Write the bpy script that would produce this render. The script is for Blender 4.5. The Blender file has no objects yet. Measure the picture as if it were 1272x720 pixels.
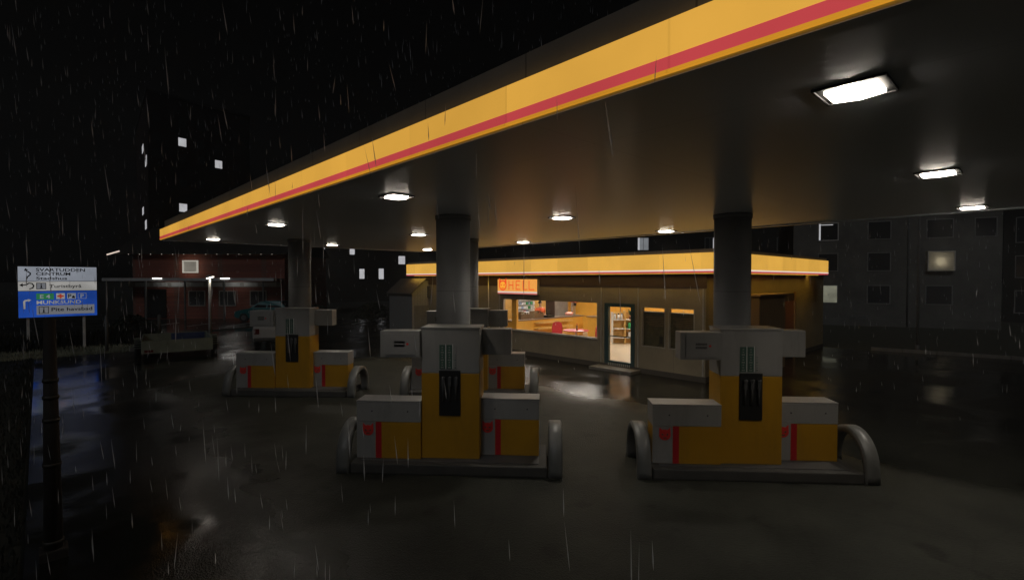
import bpy, bmesh, math, random
from mathutils import Vector, Matrix, noise as mnoise
random.seed(7)
R = math.radians
scene = bpy.context.scene
col = scene.collection

# ------------------------------------------------------------------ materials
def new_mat(name):
    m = bpy.data.materials.new(name); m.use_nodes = True
    nt = m.node_tree
    for n in list(nt.nodes): nt.nodes.remove(n)
    out = nt.nodes.new('ShaderNodeOutputMaterial')
    return m, nt, out

def N(nt, typ, **kw):
    n = nt.nodes.new(typ)
    for k, v in kw.items():
        if k in n.inputs: n.inputs[k].default_value = v
        else: setattr(n, k, v)
    return n

def L(nt, a, b): nt.links.new(a, b)

def basic(name, c, rough=0.6, metal=0.0, var=0.18, scale=3.0, bump=0.0, bscale=60.0, spec=0.5, dirt=0.0):
    m, nt, out = new_mat(name)
    p = N(nt, 'ShaderNodeBsdfPrincipled', Roughness=rough, Metallic=metal)
    p.inputs['Specular IOR Level'].default_value = spec
    L(nt, p.outputs[0], out.inputs[0])
    tc = N(nt, 'ShaderNodeTexCoord')
    nz = N(nt, 'ShaderNodeTexNoise', Scale=scale, Detail=6.0, Roughness=0.65)
    L(nt, tc.outputs['Object'], nz.inputs['Vector'])
    rp = N(nt, 'ShaderNodeValToRGB')
    rp.color_ramp.elements[0].position = 0.3; rp.color_ramp.elements[1].position = 0.7
    rp.color_ramp.elements[0].color = (*[x*(1-var) for x in c], 1)
    rp.color_ramp.elements[1].color = (*[min(1, x*(1+var)) for x in c], 1)
    L(nt, nz.outputs['Fac'], rp.inputs[0])
    last = rp.outputs[0]
    if dirt > 0:
        nd = N(nt, 'ShaderNodeTexNoise', Scale=1.7, Detail=8.0, Roughness=0.75)
        mp = N(nt, 'ShaderNodeMapping'); mp.inputs['Scale'].default_value = (2.5, 2.5, 0.55)
        L(nt, tc.outputs['Object'], mp.inputs[0]); L(nt, mp.outputs[0], nd.inputs['Vector'])
        mr = N(nt, 'ShaderNodeMapRange'); mr.inputs['From Min'].default_value = 0.5; mr.inputs['From Max'].default_value = 0.8
        mr.inputs['To Max'].default_value = dirt
        L(nt, nd.outputs['Fac'], mr.inputs[0])
        mx = N(nt, 'ShaderNodeMix', data_type='RGBA')
        L(nt, mr.outputs[0], mx.inputs[0]); L(nt, last, mx.inputs[6]); mx.inputs[7].default_value = (0.05, 0.045, 0.035, 1)
        last = mx.outputs[2]
    L(nt, last, p.inputs['Base Color'])
    rr = N(nt, 'ShaderNodeMapRange'); rr.inputs['To Min'].default_value = max(0.03, rough-0.1); rr.inputs['To Max'].default_value = min(1, rough+0.1)
    L(nt, nz.outputs['Fac'], rr.inputs[0]); L(nt, rr.outputs[0], p.inputs['Roughness'])
    if bump > 0:
        nb = N(nt, 'ShaderNodeTexNoise', Scale=bscale, Detail=4.0)
        L(nt, tc.outputs['Object'], nb.inputs['Vector'])
        b = N(nt, 'ShaderNodeBump', Strength=bump, Distance=0.01)
        L(nt, nb.outputs['Fac'], b.inputs['Height']); L(nt, b.outputs[0], p.inputs['Normal'])
    return m

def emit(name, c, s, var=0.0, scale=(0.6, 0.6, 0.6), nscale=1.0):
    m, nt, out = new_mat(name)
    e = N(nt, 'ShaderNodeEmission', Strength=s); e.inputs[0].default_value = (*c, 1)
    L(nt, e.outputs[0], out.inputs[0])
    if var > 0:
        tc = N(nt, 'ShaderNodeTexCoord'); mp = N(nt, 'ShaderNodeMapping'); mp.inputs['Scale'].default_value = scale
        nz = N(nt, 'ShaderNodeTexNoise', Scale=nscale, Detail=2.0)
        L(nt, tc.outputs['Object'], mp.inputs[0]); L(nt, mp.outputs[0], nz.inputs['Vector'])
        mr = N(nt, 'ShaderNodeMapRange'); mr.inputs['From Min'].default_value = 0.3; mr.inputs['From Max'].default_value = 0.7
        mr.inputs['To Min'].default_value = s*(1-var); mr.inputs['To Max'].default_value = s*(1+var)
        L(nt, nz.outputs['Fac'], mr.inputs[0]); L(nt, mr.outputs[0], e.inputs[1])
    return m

def lightbox(name, c, s, axis_len=1.0):
    """back-lit plastic panel: tubes behind it vary slowly along it, narrow dark joint every 1.25 m"""
    m, nt, out = new_mat(name)
    e = N(nt, 'ShaderNodeEmission', Strength=s); e.inputs[0].default_value = (*c, 1)
    g = N(nt, 'ShaderNodeBsdfPrincipled', Roughness=0.35); g.inputs['Base Color'].default_value = (*[x*0.3 for x in c], 1)
    a = N(nt, 'ShaderNodeAddShader'); L(nt, e.outputs[0], a.inputs[0]); L(nt, g.outputs[0], a.inputs[1]); L(nt, a.outputs[0], out.inputs[0])
    tc = N(nt, 'ShaderNodeTexCoord'); sp = N(nt, 'ShaderNodeSeparateXYZ'); L(nt, tc.outputs['Object'], sp.inputs[0])
    ad = N(nt, 'ShaderNodeMath', operation='ADD'); L(nt, sp.outputs[0], ad.inputs[0]); L(nt, sp.outputs[1], ad.inputs[1])
    dv = N(nt, 'ShaderNodeMath', operation='DIVIDE'); L(nt, ad.outputs[0], dv.inputs[0]); dv.inputs[1].default_value = 1.25
    fr = N(nt, 'ShaderNodeMath', operation='FRACT'); L(nt, dv.outputs[0], fr.inputs[0])
    fl = N(nt, 'ShaderNodeMath', operation='FLOOR'); L(nt, dv.outputs[0], fl.inputs[0])
    wn = N(nt, 'ShaderNodeTexWhiteNoise', noise_dimensions='1D'); L(nt, fl.outputs[0], wn.inputs['W'])
    gt = N(nt, 'ShaderNodeMath', operation='GREATER_THAN'); L(nt, fr.outputs[0], gt.inputs[0]); gt.inputs[1].default_value = 0.012
    m1 = N(nt, 'ShaderNodeMapRange'); m1.inputs['To Min'].default_value = 0.92; m1.inputs['To Max'].default_value = 1.06
    L(nt, wn.outputs['Value'], m1.inputs[0])
    nz = N(nt, 'ShaderNodeTexNoise', Scale=1.3, Detail=3.0); L(nt, tc.outputs['Object'], nz.inputs['Vector'])
    m2 = N(nt, 'ShaderNodeMapRange'); m2.inputs['From Min'].default_value = 0.3; m2.inputs['From Max'].default_value = 0.7; m2.inputs['To Min'].default_value = 0.93*s; m2.inputs['To Max'].default_value = 1.06*s
    L(nt, nz.outputs['Fac'], m2.inputs[0])
    k = N(nt, 'ShaderNodeMath', operation='MULTIPLY'); L(nt, m1.outputs[0], k.inputs[0]); L(nt, m2.outputs[0], k.inputs[1])
    g1 = N(nt, 'ShaderNodeMapRange'); g1.inputs['To Min'].default_value = 0.90; L(nt, gt.outputs[0], g1.inputs[0])
    k2 = N(nt, 'ShaderNodeMath', operation='MULTIPLY'); L(nt, k.outputs[0], k2.inputs[0]); L(nt, g1.outputs[0], k2.inputs[1])
    L(nt, k2.outputs[0], e.inputs[1])
    return m

def glass(name, tint=(1, 1, 1), refl=1.0):
    m, nt, out = new_mat(name)
    t = N(nt, 'ShaderNodeBsdfTransparent'); t.inputs[0].default_value = (*tint, 1)
    g = N(nt, 'ShaderNodeBsdfGlossy', Roughness=0.03)
    f = N(nt, 'ShaderNodeLayerWeight'); pw = N(nt, 'ShaderNodeMath', operation='POWER'); L(nt, f.outputs['Facing'], pw.inputs[0]); pw.inputs[1].default_value = 5.0
    k = N(nt, 'ShaderNodeMath', operation='MULTIPLY_ADD'); k.inputs[1].default_value = 0.9*refl; k.inputs[2].default_value = 0.03
    L(nt, pw.outputs[0], k.inputs[0])
    mx = N(nt, 'ShaderNodeMixShader'); L(nt, k.outputs[0], mx.inputs[0]); L(nt, t.outputs[0], mx.inputs[1]); L(nt, g.outputs[0], mx.inputs[2])
    L(nt, mx.outputs[0], out.inputs[0])
    return m

def brick(name, c1, c2, mortar, bw=0.25, rh=0.075, along='X'):
    m, nt, out = new_mat(name)
    p = N(nt, 'ShaderNodeBsdfPrincipled', Roughness=0.75); L(nt, p.outputs[0], out.inputs[0])
    tc = N(nt, 'ShaderNodeTexCoord'); sp = N(nt, 'ShaderNodeSeparateXYZ'); cb = N(nt, 'ShaderNodeCombineXYZ')
    L(nt, tc.outputs['Object'], sp.inputs[0])
    ad = N(nt, 'ShaderNodeMath', operation='ADD'); L(nt, sp.outputs[0], ad.inputs[0]); L(nt, sp.outputs[1], ad.inputs[1])
    L(nt, ad.outputs[0], cb.inputs[0]); L(nt, sp.outputs[2], cb.inputs[1])
    b = N(nt, 'ShaderNodeTexBrick', Scale=1.0); b.inputs['Brick Width'].default_value = bw; b.inputs['Row Height'].default_value = rh
    b.inputs['Mortar Size'].default_value = 0.008; b.inputs['Color1'].default_value = (*c1, 1); b.inputs['Color2'].default_value = (*c2, 1); b.inputs['Mortar'].default_value = (*mortar, 1)
    L(nt, cb.outputs[0], b.inputs['Vector']); L(nt, b.outputs['Color'], p.inputs['Base Color'])
    bp = N(nt, 'ShaderNodeBump', Strength=0.4, Distance=0.01); bp.invert = True; L(nt, b.outputs['Fac'], bp.inputs['Height']); L(nt, bp.outputs[0], p.inputs['Normal'])
    return m

def panelled(name, c, width, rough=0.5, axis=1, dirt=0.2, metal=0.0, seam=0.5, spec=0.5, width2=None, axis2=0, rvar=0.08):
    """sheet cladding with narrow joints every <width> m along an axis"""
    m, nt, out = new_mat(name)
    p = N(nt, 'ShaderNodeBsdfPrincipled', Roughness=rough, Metallic=metal); L(nt, p.outputs[0], out.inputs[0])
    p.inputs['Specular IOR Level'].default_value = spec
    tc = N(nt, 'ShaderNodeTexCoord'); sp = N(nt, 'ShaderNodeSeparateXYZ'); L(nt, tc.outputs['Object'], sp.inputs[0])
    def joints(ax, w):
        dv = N(nt, 'ShaderNodeMath', operation='DIVIDE'); L(nt, sp.outputs[ax], dv.inputs[0]); dv.inputs[1].default_value = w
        fr = N(nt, 'ShaderNodeMath', operation='FRACT'); L(nt, dv.outputs[0], fr.inputs[0])
        gt = N(nt, 'ShaderNodeMath', operation='LESS_THAN'); L(nt, fr.outputs[0], gt.inputs[0]); gt.inputs[1].default_value = 0.012/w
        return gt.outputs[0]
    j = joints(axis, width)
    if width2:
        j2 = joints(axis2, width2); mxx = N(nt, 'ShaderNodeMath', operation='MAXIMUM'); L(nt, j, mxx.inputs[0]); L(nt, j2, mxx.inputs[1]); j = mxx.outputs[0]
    nz = N(nt, 'ShaderNodeTexNoise', Scale=0.9, Detail=7.0, Roughness=0.7); L(nt, tc.outputs['Object'], nz.inputs['Vector'])
    rp = N(nt, 'ShaderNodeValToRGB'); rp.color_ramp.elements[0].position = 0.3; rp.color_ramp.elements[1].position = 0.7
    rp.color_ramp.elements[0].color = (*[x*(1-dirt) for x in c], 1); rp.color_ramp.elements[1].color = (*[x*(1+dirt*0.4) for x in c], 1)
    L(nt, nz.outputs['Fac'], rp.inputs[0])
    mx = N(nt, 'ShaderNodeMix', data_type='RGBA'); L(nt, rp.outputs[0], mx.inputs[6]); mx.inputs[7].default_value = (*[x*seam for x in c], 1); L(nt, j, mx.inputs[0])
    L(nt, mx.outputs[2], p.inputs['Base Color'])
    rr = N(nt, 'ShaderNodeMapRange'); rr.inputs['To Min'].default_value = max(.02, rough-rvar); rr.inputs['To Max'].default_value = rough+rvar
    L(nt, nz.outputs['Fac'], rr.inputs[0]); L(nt, rr.outputs[0], p.inputs['Roughness'])
    bp = N(nt, 'ShaderNodeBump', Strength=0.5, Distance=0.005); bp.invert = True; L(nt, j, bp.inputs['Height']); L(nt, bp.outputs[0], p.inputs['Normal'])
    return m

def asphalt(name, wet_all=False):
    m, nt, out = new_mat(name)
    p = N(nt, 'ShaderNodeBsdfPrincipled'); L(nt, p.outputs[0], out.inputs[0]); p.inputs['IOR'].default_value = 1.36   # set below: water film outside, glossy sealed asphalt under the roof
    g = N(nt, 'ShaderNodeNewGeometry'); sp = N(nt, 'ShaderNodeSeparateXYZ'); L(nt, g.outputs['Position'], sp.inputs[0])
    edge = N(nt, 'ShaderNodeTexNoise', Scale=0.55, Detail=5.0, Roughness=0.6); L(nt, g.outputs['Position'], edge.inputs['Vector'])
    def off(sock, amt):
        s = N(nt, 'ShaderNodeMath', operation='SUBTRACT'); L(nt, edge.outputs['Fac'], s.inputs[0]); s.inputs[1].default_value = 0.5
        k = N(nt, 'ShaderNodeMath', operation='MULTIPLY_ADD'); L(nt, s.outputs[0], k.inputs[0]); k.inputs[1].default_value = amt; L(nt, sock, k.inputs[2])
        return k.outputs[0]
    def ramp(sock, a, b, lo=0.0, hi=1.0):
        r = N(nt, 'ShaderNodeMapRange'); r.interpolation_type = 'SMOOTHSTEP'
        L(nt, sock, r.inputs[0]); r.inputs['From Min'].default_value = a; r.inputs['From Max'].default_value = b; r.inputs['To Min'].default_value = lo; r.inputs['To Max'].default_value = hi
        return r.outputs[0]
    def mul(a, b, op='MULTIPLY'):
        k = N(nt, 'ShaderNodeMath', operation=op); L(nt, a, k.inputs[0])
        if isinstance(b, float): k.inputs[1].default_value = b
        else: L(nt, b, k.inputs[1])
        return k.outputs[0]
    x = off(sp.outputs[0], 1.6); y = off(sp.outputs[1], 1.6)
    dry = mul(mul(ramp(x, 1.0, 3.9), ramp(x, 10.4, 8.2)), mul(ramp(y, -4.2, -1.8), ramp(y, 18.0, 15.0)))
    if wet_all: dry = mul(dry, 0.0)
    pud = N(nt, 'ShaderNodeTexNoise', Scale=0.42, Detail=4.0, Roughness=0.55); L(nt, g.outputs['Position'], pud.inputs['Vector'])
    wet = ramp(dry, 0.0, 1.0, 1.0, 0.0)
    puddle = mul(ramp(pud.outputs['Fac'], 0.40, 0.62), wet)
    agg = N(nt, 'ShaderNodeTexNoise', Scale=95.0, Detail=3.0, Roughness=0.7); L(nt, g.outputs['Position'], agg.inputs['Vector'])
    vor = N(nt, 'ShaderNodeTexVoronoi', Scale=60.0); L(nt, g.outputs['Position'], vor.inputs['Vector'])
    patch = N(nt, 'ShaderNodeTexNoise', Scale=0.8, Detail=7.0, Roughness=0.65); L(nt, g.outputs['Position'], patch.inputs['Vector'])
    rp = N(nt, 'ShaderNodeValToRGB'); rp.color_ramp.elements[0].position = 0.32; rp.color_ramp.elements[1].position = 0.72
    rp.color_ramp.elements[0].color = (0.0115, 0.0119, 0.0094, 1); rp.color_ramp.elements[1].color = (0.040, 0.0412, 0.0325, 1)
    L(nt, agg.outputs['Fac'], rp.inputs[0])
    pm = N(nt, 'ShaderNodeMix', data_type='RGBA', blend_type='MULTIPLY'); pm.inputs[0].default_value = 1.0
    rp2 = N(nt, 'ShaderNodeValToRGB'); rp2.color_ramp.elements[0].position = 0.3; rp2.color_ramp.elements[1].position = 0.7
    rp2.color_ramp.elements[0].color = (0.5, 0.5, 0.48, 1); rp2.color_ramp.elements[1].color = (1.25, 1.25, 1.22, 1)
    L(nt, patch.outputs['Fac'], rp2.inputs[0]); L(nt, rp.outputs[0], pm.inputs[6]); L(nt, rp2.outputs[0], pm.inputs[7])
    oil = N(nt, 'ShaderNodeTexNoise', Scale=1.9, Detail=3.0, Roughness=0.5); L(nt, g.outputs['Position'], oil.inputs['Vector'])
    om = N(nt, 'ShaderNodeMix', data_type='RGBA', blend_type='MULTIPLY'); L(nt, ramp(oil.outputs['Fac'], 0.60, 0.70, 0.0, 0.75), om.inputs[0]); L(nt, pm.outputs[2], om.inputs[6]); om.inputs[7].default_value = (0.35, 0.34, 0.32, 1)
    crack = N(nt, 'ShaderNodeTexVoronoi', Scale=0.33, feature='DISTANCE_TO_EDGE'); cw = N(nt, 'ShaderNodeVectorMath', operation='MULTIPLY_ADD')
    L(nt, patch.outputs['Color'], cw.inputs[0]); cw.inputs[1].default_value = (0.5, 0.5, 0.0); L(nt, g.outputs['Position'], cw.inputs[2]); L(nt, cw.outputs[0], crack.inputs['Vector'])
    cm = N(nt, 'ShaderNodeMix', data_type='RGBA', blend_type='MULTIPLY'); L(nt, ramp(crack.outputs['Distance'], 0.003, 0.008, 0.22, 0.0), cm.inputs[0]); L(nt, om.outputs[2], cm.inputs[6]); cm.inputs[7].default_value = (0.3, 0.3, 0.3, 1)
    wm = N(nt, 'ShaderNodeMix', data_type='RGBA', blend_type='MULTIPLY'); L(nt, wet, wm.inputs[0]); L(nt, cm.outputs[2], wm.inputs[6]); wm.inputs[7].default_value = (0.42, 0.42, 0.42, 1)
    L(nt, wm.outputs[2], p.inputs['Base Color'])
    L(nt, ramp(wet, 0.0, 1.0, 0.22, 0.5), p.inputs['Specular IOR Level'])
    r1 = ramp(wet, 0.0, 1.0, 0.60, 0.24)
    r2 = N(nt, 'ShaderNodeMix', data_type='FLOAT'); L(nt, puddle, r2.inputs[0]); L(nt, r1, r2.inputs[2]); r2.inputs[3].default_value = 0.11
    L(nt, r2.outputs[0], p.inputs['Roughness'])
    hs = mul(ramp(puddle, 0.0, 1.0, 1.0, 0.06), ramp(wet, 0.0, 1.0, 0.55, 0.22))
    bp = N(nt, 'ShaderNodeBump', Distance=0.012); L(nt, hs, bp.inputs['Strength']); L(nt, vor.outputs['Distance'], bp.inputs['Height'])
    rip = N(nt, 'ShaderNodeTexNoise', Scale=7.0, Detail=3.0); L(nt, g.outputs['Position'], rip.inputs['Vector'])
    bp2 = N(nt, 'ShaderNodeBump', Distance=0.02); L(nt, mul(wet, 0.10), bp2.inputs['Strength']); L(nt, rip.outputs['Fac'], bp2.inputs['Height']); L(nt, bp.outputs[0], bp2.inputs['Normal'])
    L(nt, bp2.outputs[0], p.inputs['Normal'])
    return m

M = dict(
    asphalt=asphalt('wet_asphalt'), road=asphalt('wet_road', True),
    earth=basic('dark_earth', (0.010, 0.012, 0.007), 0.9, var=0.4, scale=5, bump=0.6, bscale=30),
    lawn=basic('lawn_soil', (0.055, 0.056, 0.040), 0.85, var=0.4, scale=5, bump=0.6, bscale=30),
    kerb=basic('kerb_stone', (0.115, 0.11, 0.10), 0.7, var=0.25, bump=0.2),
    island=basic('island_concrete', (0.035, 0.033, 0.029), 0.8, var=0.3, bump=0.3, dirt=0.5),
    white=basic('white_enamel', (0.20, 0.195, 0.185), 0.42, var=0.05, dirt=0.35),
    hoop=basic('hoop_paint', (0.10, 0.10, 0.093), 0.45, var=0.08, dirt=0.3),
    yellow=basic('yellow_enamel', (0.33, 0.165, 0.004), 0.4, var=0.06, dirt=0.3),
    red=basic('red_stripe', (0.32, 0.008, 0.012), 0.4, var=0.06),
    redem=basic('emblem_red', (0.5, 0.025, 0.02), 0.4, var=0.03),
    black=basic('black_plastic', (0.006, 0.006, 0.006), 0.45, var=0.2),
    darkgrey=basic('dark_grey_plastic', (0.05, 0.05, 0.05), 0.5, var=0.2),
    rubber=basic('rubber', (0.012, 0.012, 0.012), 0.7),
    label=basic('label_print', (0.03, 0.07, 0.05), 0.5),
    labelw=basic('label_white', (0.5, 0.5, 0.48), 0.5),
    column=panelled('column_steel', (0.17, 0.175, 0.18), 1.3, 0.6, axis=2, dirt=0.2, seam=0.6),
    ceiling=panelled('ceiling_sheet', (0.81, 0.86, 0.92), 2.45, 0.30, axis=1, dirt=0.03, seam=0.88, spec=0.5, width2=3.2, axis2=0, rvar=0.015),
    parapet=panelled('parapet_sheet', (0.17, 0.17, 0.165), 1.25, 0.5, axis=1, dirt=0.25),
    roof=basic('roof_felt', (0.06, 0.06, 0.06), 0.85, bump=0.3),
    lb_yellow=lightbox('yellow_lightbox', (0.70, 0.365, 0.055), 0.93),
    lb_yellow2=lightbox('shop_yellow_lightbox', (0.72, 0.39, 0.065), 0.95),
    lb_red=lightbox('red_lightbox', (0.50, 0.056, 0.062), 0.92),
    lb_lip=lightbox('lip_lightbox', (0.62, 0.27, 0.02), 0.85),
    wallwash=emit('added_wall_wash', (0.80, 0.50, 0.07), 6.0),
    lb_white=emit('white_strip', (0.75, 0.62, 0.52), 1.0, 0.08),
    lens=emit('lamp_lens', (1.0, 0.89, 0.76), 30.0, 0.08, nscale=6),
    bezel=basic('lamp_bezel', (0.008, 0.008, 0.0075), 0.6),
    shopwall=panelled('shop_cladding', (0.21, 0.185, 0.135), 1.2, 0.55, axis=1, dirt=0.25, seam=0.65),
    shopside=panelled('shop_side_cladding', (0.27, 0.22, 0.13), 1.2, 0.55, axis=0, dirt=0.3, seam=0.65),
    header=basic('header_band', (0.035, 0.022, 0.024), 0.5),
    plinth=basic('plinth', (0.05, 0.045, 0.04), 0.8),
    tealframe=basic('dark_teal_frame', (0.02, 0.05, 0.06), 0.4),
    alu=basic('aluminium', (0.45, 0.45, 0.44), 0.35, 0.6),
    greyframe=basic('window_frame', (0.25, 0.24, 0.22), 0.5),
    glass=glass('pane_glass'),
    board=basic('poster_board', (0.055, 0.05, 0.02), 0.6, var=0.5, scale=6),
    inwall=basic('interior_yellow', (0.80, 0.42, 0.05), 0.55, var=0.05),
    inwall2=basic('interior_ochre', (0.62, 0.36, 0.09), 0.55, var=0.06),
    inceil=basic('interior_ceiling', (0.7, 0.68, 0.62), 0.8, var=0.04),
    infloor=panelled('interior_floor', (0.62, 0.52, 0.38), 0.18, 0.35, axis=1, dirt=0.15, seam=0.75, width2=1.4, axis2=0),
    tube=emit('shop_tube', (1.0, 0.93, 0.82), 78.0),
    counter=basic('counter_yellow', (0.75, 0.42, 0.06), 0.4, var=0.06),
    countertop=basic('counter_top', (0.20, 0.15, 0.12), 0.3),
    wood=basic('shelf_wood', (0.72, 0.45, 0.14), 0.5),
    tray=basic('tray_brown', (0.16, 0.10, 0.05), 0.5, var=0.4, scale=20),
    chair=basic('chair_red', (0.42, 0.02, 0.03), 0.4, var=0.08),
    greydoor=basic('grey_door', (0.24, 0.25, 0.26), 0.5),
    steel=basic('brushed_steel', (0.5, 0.5, 0.5), 0.3, 0.7),
    pack=basic('pack_white', (0.75, 0.76, 0.78), 0.5, var=0.08), packb=basic('pack_blue', (0.3, 0.42, 0.6), 0.5), packr=basic('pack_red', (0.6, 0.1, 0.08), 0.5), packg=basic('pack_green', (0.03, 0.35, 0.12), 0.5),
    skin=basic('skin', (0.45, 0.26, 0.18), 0.5, var=0.05), hair=basic('hair', (0.012, 0.009, 0.007), 0.5), vest=basic('orange_vest', (0.75, 0.12, 0.03), 0.6), trousers=basic('dark_trousers', (0.03, 0.03, 0.04), 0.7),
    leaf=basic('leaf', (0.03, 0.07, 0.015), 0.6, var=0.4), pot=basic('pot', (0.25, 0.10, 0.05), 0.7),
    pink=basic('pink_ham', (0.75, 0.33, 0.25), 0.5),
    signface=emit('sign_face', (0.5, 0.5, 0.5), 1.0),
    hsign=emit('shop_sign_face', (0.86, 0.36, 0.07), 1.0, 0.06), hred=emit('shop_sign_red', (0.86, 0.085, 0.02), 1.0), hpink=emit('shop_sign_pink', (0.6, 0.16, 0.13), 0.9), horange=emit('shop_sign_orange', (0.95, 0.40, 0.04), 1.0),
    swhite=emit('road_sign_white', (0.165, 0.178, 0.205), 1.25, 0.35, nscale=1.2), swhite2=emit('road_sign_pale', (0.24, 0.235, 0.225), 1.1, 0.35, nscale=1.5), sblue=emit('road_sign_blue', (0.013, 0.056, 0.30), 0.95, 0.3, nscale=1.2), sgreen=emit('road_sign_green', (0.02, 0.13, 0.05), 1.0), sred=emit('road_sign_red', (0.30, 0.03, 0.015), 1.0), sblack=basic('road_sign_black', (0.02, 0.02, 0.025), 0.6), sgrey=emit('road_sign_grey', (0.13, 0.135, 0.15), 1.0),  # sign colours glow faintly, standing in for light thrown onto the sign
    galv=basic('galvanised', (0.40, 0.40, 0.39), 0.55, 0.0), galvd=basic('dull_steel_post', (0.10, 0.10, 0.095), 0.6), post=basic('weathered_post', (0.014, 0.010, 0.007), 0.8, var=0.5, scale=8, bump=0.4), band=basic('post_band', (0.024, 0.020, 0.014), 0.6),
    trailer=basic('trailer_green', (0.15, 0.17, 0.13), 0.6, dirt=0.5), trailerblue=basic('tailboard_blue', (0.02, 0.04, 0.12), 0.5), planks=basic('bed_planks', (0.07, 0.06, 0.045), 0.8),
    carwhite=basic('car_paint_white', (0.30, 0.30, 0.29), 0.25, var=0.03), carteal=basic('car_paint_teal', (0.010, 0.11, 0.12), 0.25, var=0.03), carglass=basic('car_glass', (0.01, 0.012, 0.014), 0.05, var=0.0), taillamp=basic('tail_lens', (0.08, 0.006, 0.006), 0.2), headlens=basic('head_lens', (0.4, 0.4, 0.4), 0.15), chrome=basic('wheel_rim', (0.3, 0.3, 0.3), 0.3, 0.8),
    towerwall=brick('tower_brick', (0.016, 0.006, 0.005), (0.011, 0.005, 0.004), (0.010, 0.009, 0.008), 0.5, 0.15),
    redbrick=brick('red_brick', (0.23, 0.058, 0.034), (0.15, 0.036, 0.024), (0.10, 0.075, 0.06), 0.26, 0.085),
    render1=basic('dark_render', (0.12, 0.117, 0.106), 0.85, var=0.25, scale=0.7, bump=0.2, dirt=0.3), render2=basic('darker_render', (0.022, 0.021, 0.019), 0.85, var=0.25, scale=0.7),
    litwin=emit('lit_window', (0.46, 0.46, 0.48), 0.95, 0.12, nscale=0.9), litblind=emit('lit_blind', (0.30, 0.285, 0.245), 0.75), warmwin=emit('warm_dim_window', (0.14, 0.14, 0.105), 1.0, 0.3, nscale=2.0), lamprim=emit('lit_box_rim', (0.38, 0.35, 0.30), 1.0), lampwin=emit('lit_box_window', (0.17, 0.155, 0.13), 1.0, 0.15, nscale=2.5),
    bulb=emit('window_bulb', (1.0, 0.84, 0.60), 330.0), blindcloth=None, darkpane=basic('dark_pane', (0.045, 0.046, 0.048), 0.12, var=0.0), winframe=basic('pale_window_frame', (0.22, 0.22, 0.21), 0.5), whiteframe=basic('white_window_frame', (0.6, 0.59, 0.56), 0.5), curtain=emit('curtain_glow', (0.17, 0.18, 0.19), 1.0, 0.2),
    fairy=emit('eave_bulb', (1.0, 0.9, 0.75), 0.5), strip=emit('porch_tube', (0.9, 0.88, 0.82), 5.0), porch=basic('porch_roof_sheet', (0.42, 0.42, 0.42), 0.45), lamphead=emit('street_lamp_glow', (1.0, 0.9, 0.75), 9.0),
    roofdark=basic('dark_roof_tiles', (0.02, 0.018, 0.016), 0.8, bump=0.3), eave=basic('gable_white', (0.55, 0.55, 0.54), 0.5),
    shedwall=panelled('shed_boards', (0.26, 0.265, 0.265), 0.14, 0.6, axis=0, dirt=0.2, seam=0.6), shedroof=basic('shed_roof', (0.085, 0.078, 0.07), 0.6), sheddoor=basic('shed_door', (0.15, 0.15, 0.15), 0.6),
    annex=panelled('annex_boards', (0.26, 0.16, 0.07), 0.15, 0.6, axis=0, dirt=0.25, seam=0.6), reddoor=basic('red_brown_door', (0.20, 0.07, 0.03), 0.5, dirt=0.3),
    signpost=basic('white_sign_post', (0.8, 0.8, 0.78), 0.5),
    marking=basic('white_line_paint', (0.45, 0.45, 0.43), 0.5, var=0.3, scale=12, dirt=0.5),
    bushleaf=basic('shrub_leaf', (0.010, 0.016, 0.006), 0.7, var=0.5), blade=basic('grass_blade', (0.30, 0.31, 0.22), 0.6, var=0.4, scale=1.0), tallblade=basic('tall_grass_blade', (0.005, 0.008, 0.003), 0.7, var=0.4),
)
def drop_mat():
    m, nt, out = new_mat('rain_drop')
    d = N(nt, 'ShaderNodeBsdfDiffuse'); d.inputs[0].default_value = (0.85, 0.87, 0.9, 1)
    t = N(nt, 'ShaderNodeBsdfTranslucent'); t.inputs[0].default_value = (0.85, 0.87, 0.9, 1)
    a = N(nt, 'ShaderNodeMixShader'); L(nt, d.outputs[0], a.inputs[1]); L(nt, t.outputs[0], a.inputs[2]); a.inputs[0].default_value = 0.4
    tr = N(nt, 'ShaderNodeBsdfTransparent'); b = N(nt, 'ShaderNodeMixShader'); b.inputs[0].default_value = 0.55
    L(nt, tr.outputs[0], b.inputs[1]); L(nt, a.outputs[0], b.inputs[2]); L(nt, b.outputs[0], out.inputs[0])
    return m
M['rain'] = drop_mat()
def blind_mat():
    m, nt, out = new_mat('blind_cloth')
    t = N(nt, 'ShaderNodeBsdfTranslucent'); t.inputs[0].default_value = (0.42, 0.42, 0.40, 1)
    d = N(nt, 'ShaderNodeBsdfDiffuse'); d.inputs[0].default_value = (0.5, 0.5, 0.48, 1)
    a = N(nt, 'ShaderNodeMixShader'); L(nt, t.outputs[0], a.inputs[1]); L(nt, d.outputs[0], a.inputs[2]); a.inputs[0].default_value = 0.35
    L(nt, a.outputs[0], out.inputs[0]); return m
M['blindcloth'] = blind_mat()

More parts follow.
